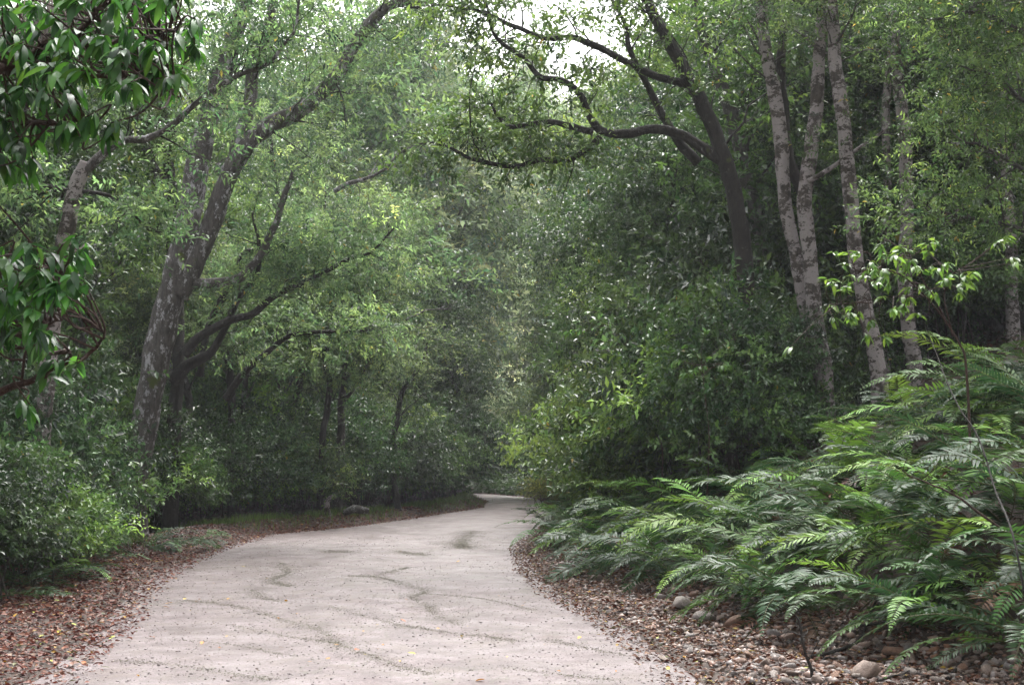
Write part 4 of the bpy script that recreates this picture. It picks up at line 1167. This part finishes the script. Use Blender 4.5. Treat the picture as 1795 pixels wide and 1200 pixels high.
# ------------------------------------------------------------------ stones, sticks, single leaves, grass, logs
def stone_meshes():
    out = []
    for k in range(8):
        r = np.random.default_rng(300 + k)
        V = IV2.copy()
        for _ in range(13):
            nrm = norm(r.normal(size=3)); h = r.uniform(.42, .8); d = V @ nrm
            V = V - np.clip(d - h, 0, None)[:, None] * nrm
        V = V * r.uniform(.65, 1.15, 3) * np.array((1.1, .85, .62)) * (1 + .03 * r.normal(size=(len(V), 1)))
        out.append(mesh_np('stone', V, IF2, M['stone']))
    return out
SM = stone_meshes()


def put_stone(x, y, s, label, group=None, k=None, sink=.25, name='stone', rx=0):
    o = link(name, SM[k if k is not None else rf.randrange(8)], None, (x, y, float(surf_z(np.array(x), np.array(y))) + s * (.6 - sink) * .6), label, 'stone', group)
    o.rotation_euler = (rx + rf.uniform(-.25, .25), rf.uniform(-.25, .25), rf.uniform(0, 6.28)); o.scale = (s * rf.uniform(.85, 1.25), s, s * rf.uniform(.75, 1.1))
    return o


def on_ground(px, py):
    """ground point seen at a photo pixel (marches along the ray)"""
    for Y in np.arange(8, 120, .05):
        q = at(px, py, Y)
        if q[2] < float(surf_z(np.array(q[0]), np.array(Y))): return q[0], Y
    return q[0], Y


for px, py, s, lab in [(108, 972, .17, 'large angular tan stone beside the bushes at the left edge'), (150, 975, .07, 'small pale stone right of the large angular tan stone'), (232, 955, .07, 'flat whitish stone in the leaf litter left of the road'),
                       (338, 918, .10, 'pinkish stone below the ferns at the leaning tree'), (478, 915, .09, 'round pale stone on the dark berm left of the road'), (55, 1035, .10, 'pinkish stone half buried in leaf litter at the left edge'),
                       (90, 1046, .07, 'small pink stone beside the half buried stone in the litter'), (395, 932, .06, 'small grey stone on the dark berm left of the road'), (735, 905, .07, 'pale stone at the road edge left of the misty opening'),
                       (1125, 1033, .14, 'long orange tan stone at the road edge under the ferns'), (1175, 1050, .09, 'dark flat stone right of the long orange stone'), (1215, 1065, .13, 'pale pink slab leaning under the fern fronds'),
                       (1255, 1083, .12, 'grey wedge-shaped stone below the pink slab'), (1305, 1101, .12, 'blocky orange-brown stone at the tip of a hanging frond'), (1378, 1117, .08, 'flat light stone right of the blocky stone'),
                       (1540, 1137, .08, 'reddish stone on the gravel below the dark hollow'), (1600, 1140, .09, 'rounded salmon pink stone below the small fern'), (1545, 1195, .15, 'large flat beige stone at the bottom edge of the picture'),
                       (1060, 1017, .08, 'small grey stone at the fern edge of the road'), (1190, 1157, .05, 'small round pale stone in the right litter'), (1285, 1077, .06, 'small orange stone beside the grey wedge-shaped stone'), (1690, 1163, .07, 'beige rounded stone near the lower right corner')]:
    X, Y = on_ground(px, py)
    if px > 1000: put_stone(X - .12, Y, s * 1.4, lab, sink=0)
    else: put_stone(X, Y, s, lab)
ns = 0
while ns < 260:
    px = rf.uniform(1080, 1895); lim = np.interp(px, [1090, 1300, 1500, 1795], [1040, 1110, 1120, 1150]); py = rf.uniform(lim, min(1199, lim + 120))
    X, Y = on_ground(px, py)
    if px < np.interp(py, [1040, 1200], [1090, 1260]): continue
    ns += 1; put_stone(X, Y, rf.uniform(.022, .075), 'small pinkish stone among the gravel below the ferns', 'small stones below the fern bank', sink=.0)
for _ in range(60):
    py = rf.uniform(960, 1190); px = rf.uniform(0, np.interp(py, [960, 1190], [330, 130]))
    X, Y = on_ground(px, py); put_stone(X, Y, rf.uniform(.02, .05), 'small pale stone among the leaf litter left of the road', 'small stones in the left litter', sink=.3)
for _ in range(26):
    px = rf.uniform(340, 640); X, Y = on_ground(px, np.interp(px, [340, 640], [935, 915]) + rf.uniform(-10, 6)); put_stone(X, Y, rf.uniform(.03, .08), 'small stone on the dark berm left of the road', 'stones on the left berm', sink=.3)

# single fallen leaves
LM = []
for k, c in enumerate([(.50, .27, .02), (.42, .33, .03), (.33, .12, .02), (.28, .30, .05), (.13, .20, .03)]):
    V, Fc, tn = leaf_mesh_single(k, c, 1.0, .5, .1); LM.append(mesh_np('fallen_leaf', V, Fc, M['litter'], tn, smooth_=True))


def put_leaf(px, py, L, k, label, group):
    X, Y = on_ground(px, py)
    o = link('fallen_leaf', LM[k], None, (X, Y, float(surf_z(np.array(X), np.array(Y))) + .02), label, 'leaf', group)
    o.rotation_euler = (rf.uniform(-.3, .3), rf.uniform(-.3, .3), rf.uniform(0, 6.28)); o.scale = (L, L, L)


for px, py, k, lab in [(88, 1160, 1, 'yellow-green leaf in the left litter near the bottom edge'), (178, 1173, 4, 'green leaf on the road at the lower left'), (145, 1168, 2, 'brown curled leaf left of the green leaf'), (262, 1034, 0, 'orange-yellow leaf at the left road edge'),
                       (302, 1058, 0, 'bright orange leaf, left of a pair on the road'), (322, 1053, 1, 'yellow leaf, right of a pair on the road'), (286, 1066, 0, 'small orange leaf below the pair on the road'), (402, 1050, 0, 'thin orange leaf on the road in the left half'),
                       (502, 1054, 0, 'orange leaf at the end of the dark streak on the road'), (806, 984, 0, 'lone orange leaf far up on the middle of the road'), (355, 1127, 2, 'flat orange-brown leaf on the lower left of the road'), (270, 1120, 2, 'brown leaf on the lower left of the road'),
                       (630, 1143, 2, 'pinkish brown leaf on the lower middle of the road'), (702, 1088, 2, 'orange leaf right of the road middle'), (422, 994, 1, 'small yellow leaf on the far left of the road'), (728, 1150, 1, 'pale cream leaf on the lower middle of the road'),
                       (810, 1117, 1, 'small orange leaf on the right half of the road'), (1180, 1110, 1, 'large yellow leaf in the right litter'), (1326, 1146, 1, 'bright yellow leaf in the gravel beside the upright stick'), (1018, 1119, 0, 'orange leaf at the right road edge'), (1040, 1037, 0, 'orange leaf high on the right road edge'),
                       (1294, 1120, 1, 'greenish yellow leaf left of the bright yellow leaf'), (1220, 1090, 0, 'orange yellow leaf below the pale slab'), (1170, 1172, 1, 'yellow leaf low in the right litter'), (1240, 1196, 1, 'yellow leaf at the bottom edge right of the road'), (850, 1195, 0, 'orange leaf at the bottom edge of the road')]:
    put_leaf(px, py, rf.uniform(.07, .1), k, lab, 'fallen leaves on the road and verge')
for _ in range(60):
    left = rf.random() < .5
    py = rf.uniform(1000, 1195); px = rf.uniform(5, np.interp(py, [1000, 1195], [320, 150])) if left else rf.uniform(np.interp(py, [1000, 1195], [950, 1200]), np.interp(py, [1000, 1195], [1040, 1700]))
    if left: put_leaf(px, py, rf.uniform(.06, .09), rf.choice([0, 1, 2, 3]), 'yellowed leaf lying in the litter left of the road', 'yellowed leaves in the left litter')
    else: put_leaf(px, py, rf.uniform(.05, .08), rf.choice([0, 1, 2, 3]), 'yellowed leaf lying in the litter right of the road', 'yellowed leaves in the right litter')
for _ in range(34):
    py = rf.uniform(960, 1190); px = rf.uniform(np.interp(py, [960, 1190], [430, 150]), np.interp(py, [960, 1190], [880, 1150]))
    put_leaf(px, py, rf.uniform(.03, .055), rf.choice([0, 0, 1, 2]), 'small orange leaf scattered on the open road', 'small leaves scattered on the open road')


def stick(name, pts, rr, mat, label, cat, side=0, seed=0, n=6):
    P = wiggle(spline(pts, n), .015, seed); b = P[0].copy(); R_ = np.interp(np.linspace(0, 1, len(P)), np.linspace(0, 1, len(rr)), rr)
    prt = [tube_np(P - b, R_, 8, .08, seed)]
    for p, r_ in (side_branches(P, R_, side, .25, .2, .2, seed) if side else []): prt.append(tube_np(p - b, r_, 5))
    v, f = join_np(prt)
    return link(name, mesh_np(name, v, f, M[mat], smooth_=True), None, tuple(b), label, cat)


def G(px, py, h=.02):
    X, Y = on_ground(px, py); return np.array((X, Y, float(surf_z(np.array(X), np.array(Y))) + h))


stick('stick', [G(1425, 1195, .0), G(1417, 1195, .16), G(1410, 1195, .32), G(1395, 1195, .5)], [.014, .012, .010, .008], 'bark_dark', 'dark upright broken stick at the road edge near the bottom', 'stick', 3, 1)
stick('stick', [G(1420, 1155), G(1470, 1145, .03), G(1505, 1130, .04), G(1530, 1105, .12), G(1545, 1085, .25)], [.018, .016, .014, .011, .008], 'bark_dark', 'dark curved stick leaning up towards the dark hollow', 'stick', 2, 2)
stick('stick', [G(1495, 1112, .06), G(1540, 1108, .07), G(1610, 1098, .12)], [.014, .012, .008], 'bark_dark', 'thin horizontal stick below the dark hollow', 'stick', 2, 3)
stick('stick', [G(1535, 1199), G(1600, 1183, .03), G(1650, 1170, .03)], [.008, .007, .004], 'bark_dark', 'thin dark stick across the gravel at the lower right', 'stick', 2, 4)
stick('stick', [G(1660, 1195), G(1680, 1178, .04), G(1692, 1165, .06)], [.016, .014, .010], 'bark_dark', 'short black stick in the gravel at the lower right', 'stick', 0, 5)
stick('stick', [G(1400, 1160), G(1440, 1162, .02), G(1480, 1158, .02)], [.012, .012, .006], 'bark_dark', 'dark stick lying flat right of the upright stick', 'stick', 0, 6)
p0, p1 = at(1620, 600, 13), at(1795, 1000, 10.5)
stick('bare_sapling', [np.array((p1[0] + .1, p1[1], gz(p1[0] + .1, p1[1]))), at(1780, 960, 10.8), at(1745, 860, 11.5), at(1715, 760, 12), at(1680, 710, 12.3), at(1655, 660, 12.6), at(1632, 600, 13), at(1615, 560, 13)], [.010, .009, .008, .007, .006, .005, .004, .002], 'bark_dark', 'bare thin dark sapling leaning left through the ferns at the right edge', 'sapling', 5, 7)
stick('dead_branch', [at(1760, 930, 12), at(1690, 880, 12), at(1650, 855, 12), at(1600, 835, 12), at(1570, 815, 12)], [.012, .010, .008, .006, .003], 'bark_brown', 'bare reddish branch lying over the ferns right of centre', 'branch', 4, 8)
q = G(575, 903)
stick('tree_stump', [q - np.array((0, 0, .1)), q + np.array((-.05, 0, .25)), q + np.array((.0, .02, .42)), q + np.array((.14, 0, .55))], [.13, .09, .07, .03], 'bark_pale', 'broken pale splintered stump among the bushes on the left', 'stump', 3, 9)
stick('log', [q + np.array((.45, 0, .06)), q + np.array((.8, -.1, .16)), q + np.array((1.15, -.05, .1))], [.09, .13, .08], 'bark_grey', 'short mossy grey log lying right of the pale stump', 'log', 0, 10)
q = G(820, 885)


def grass(name, X, Y, H, w, cols, label, seed, lean=.35):
    r = np.random.default_rng(seed); n = len(X)
    B = np.stack([X, Y, surf_z(X, Y)], -1); th = r.uniform(0, 6.28, n); d = np.stack([np.cos(th), np.sin(th)], -1)
    h = H * r.uniform(.5, 1.2, n); S = np.stack([-d[:, 1], d[:, 0], np.zeros(n)], -1) * w
    out = np.concatenate([d, np.zeros((n, 1))], -1)
    m_ = B + np.array((0, 0, 1)) * (h * .6)[:, None] + out * (h * lean * .4)[:, None]; e = B + np.array((0, 0, 1)) * (h * .85)[:, None] + out * (h * lean * 1.3)[:, None]
    V = np.stack([B - S, B + S, m_ - S * .8, m_ + S * .8, e], 1); Fc = np.array([(0, 1, 3), (0, 3, 2), (2, 3, 4)])[None] + (np.arange(n) * 5)[:, None, None]
    c = np.array(cols)[r.integers(0, len(cols), n)] * r.uniform(.7, 1.3, (n, 1))
    link(name, mesh_np(name, V, Fc, M['leaf_matte'], np.repeat(c, 5, 0)), kind='stuff', label=label)
r = np.random.default_rng(44); y = r.uniform(26, 74, 22000); x = edge_l(y) - sh_l(y) - r.normal(size=22000) * .4 - .3
k_ = vnoise(x, y, 1.6, 4) > .45
grass('grass', x[k_], y[k_], .26, .006, [(.06, .12, .02), (.09, .16, .03), (.05, .09, .02)], 'short bright grass along the foot of the left bushes', 45)
r = np.random.default_rng(46); y = r.uniform(15, 21.5, 3800); x = edge_l(y) - sh_l(y) - .45 - np.abs(r.normal(size=3800)) * .9
grass('grass', x, y, .7, .006, [(.03, .05, .015), (.06, .09, .02), (.10, .10, .04)], 'tall drooping grass under the bushes at the left edge', 47, .7)
r = np.random.default_rng(48); y = r.uniform(27, 40, 2600); x = edge_l(y) - sh_l(y) + r.normal(size=2600) * .22
gravel('soil_clods', x, y, (.012, .05), 'dark earth clods heaped in a berm along the left road edge', 49, [(.05, .032, .026), (.09, .06, .05), (.03, .02, .016), (.14, .10, .085)])

# near bushes, left edge
for key, px, Y, s, sz in [('dark1', -20, 17.5, .62, 1.0), ('mid1', 60, 19.5, .6, .95), ('bush2', 120, 21.5, .6, .85), ('dark1', -60, 20.5, .9, 1.2), ('dark1', 30, 23, .85, 1.2), ('mid2', 130, 23.5, .55, .9), ('bush1', 95, 26, .9, 1.3), ('dark2', -100, 24, 1.2, 1.5)]:
    q = at(px, 900, Y); put_shrub(key, q[0], Y, s, sz)

# low dark cover on the forest floor and between the ferns
for side, n_, y0, y1, dm, seed, lab in [(1, 26000, 10, 45, 13, 61, 'low dark seedlings and creepers covering the fern bank'), (-1, 26000, 16, 60, 11, 62, 'low dark seedlings and creepers on the forest floor left of the road')]:
    r = np.random.default_rng(seed)
    y = r.uniform(y0, y1, n_); d = .25 + dm * r.random(n_) ** 1.3
    x = (edge_r(y) + sh_r(y) + d) if side > 0 else (edge_l(y) - sh_l(y) - d - .3)
    k_ = vnoise(x, y, .8, seed) > .3; x, y = x[k_], y[k_]; n_ = len(x)
    z = ground_z(x, y) + r.random(n_) ** 2 * .35 + .01
    th = r.uniform(0, 6.28, n_); D = norm(np.stack([np.cos(th), np.sin(th), r.normal(size=n_) * .4], -1)); N = norm(np.stack([r.normal(size=n_) * .5, r.normal(size=n_) * .5, np.ones(n_)], -1)); N = norm(N - D * np.sum(N * D, -1, keepdims=True))
    c = np.array([(.03, .06, .02), (.05, .09, .025), (.07, .035, .02), (.045, .025, .016)])[r.choice(4, n_, p=[.35, .2, .25, .2])] * r.uniform(.6, 1.3, (n_, 1))
    v, f, t = leaves_np(np.stack([x, y, z], -1), D, N, r.uniform(.06, .14, n_), r.uniform(.03, .06, n_), c)
    link('undergrowth', mesh_np('undergrowth', v, f, M['leaf'], t), kind='stuff', label=lab)

for X, Y, key in [(-1.0, 92, 'bush1'), (.2, 90, 'mid2'), (-2.4, 97, 'dark1'), (-3.6, 101, 'bush1'), (-.6, 95, 'dark1'), (-1.2, 100, 'bush2'), (-4.5, 106, 'dark1'), (-6, 110, 'bush1'), (1.5, 93, 'dark1'), (-6, 113, 'bush1'), (-3, 112, 'light1'), (-.5, 114, 'bush2'), (2, 113, 'light1'), (4.5, 115, 'bush1'), (-4.5, 117, 'dark1'), (-1.8, 118, 'light1'), (.8, 119, 'dark1'), (3.2, 118, 'light1'), (6, 117, 'dark1'), (-.8, 104, 'mid2'), (1.6, 105, 'light1'), (3.9, 102, 'bush1'), (.2, 98, 'mid2'), (2.4, 95, 'light1'), (4.2, 92, 'bush1')]:
    if X < edge_l(Y) - .5 or X > edge_r(Y) + .5: put_shrub(key, X, Y, 1.35 if Y > 106 else .9, 1.3 if Y > 106 else .9)
for X, Y in [(-3.2, 67.5), (-3.4, 70), (-3.9, 73), (-3.0, 64.5), (-5, 76)]: put_shrub('dark1', X, Y, 1.15, 1.5)
r = np.random.default_rng(93); n_ = 34000
y = r.uniform(76, 125, n_); x = edge_r(y) + .3 + r.random(n_) ** 1.5 * 14
z = ground_z(x, y) + r.random(n_) ** 1.6 * .8 + .02; th = r.uniform(0, 6.28, n_)
D = norm(np.stack([np.cos(th), np.sin(th), r.normal(size=n_) * .4], -1)); N = norm(np.stack([r.normal(size=n_) * .5, r.normal(size=n_) * .5, np.ones(n_)], -1)); N = norm(N - D * np.sum(N * D, -1, keepdims=True))
v, f, t = leaves_np(np.stack([x, y, z], -1), D, N, r.uniform(.18, .34, n_), r.uniform(.09, .16, n_), np.array([(.035, .068, .022)]) * r.uniform(.5, 1.5, (n_, 1)))
link('undergrowth', mesh_np('undergrowth', v, f, M['leaf_matte'], t), kind='stuff', label='misty low greenery on the inside of the far bend')

flush_labels()

# ------------------------------------------------------------------ mist
bm = bmesh.new(); bmesh.ops.create_cube(bm, size=1); bmesh.ops.scale(bm, vec=(520, 500, 66), verts=bm.verts)
me = bpy.data.meshes.new('haze'); bm.to_mesh(me); bm.free()
hz = link('haze', me, kind='stuff', label='pale mist hanging between the trees')
hz.location = (0, 190, 66 / 2 - 8)
hm = bpy.data.materials.new('mist'); hm.use_nodes = True
hn = hm.node_tree.nodes; hn.remove(hn['Principled BSDF'])
pv = hn.new('ShaderNodeVolumePrincipled'); pv.inputs['Color'].default_value = (.93, .95, 1, 1); pv.inputs['Density'].default_value = .00052; pv.inputs['Anisotropy'].default_value = .2
hm.node_tree.links.new(pv.outputs[0], hn['Material Output'].inputs['Volume'])
me.materials.append(hm)
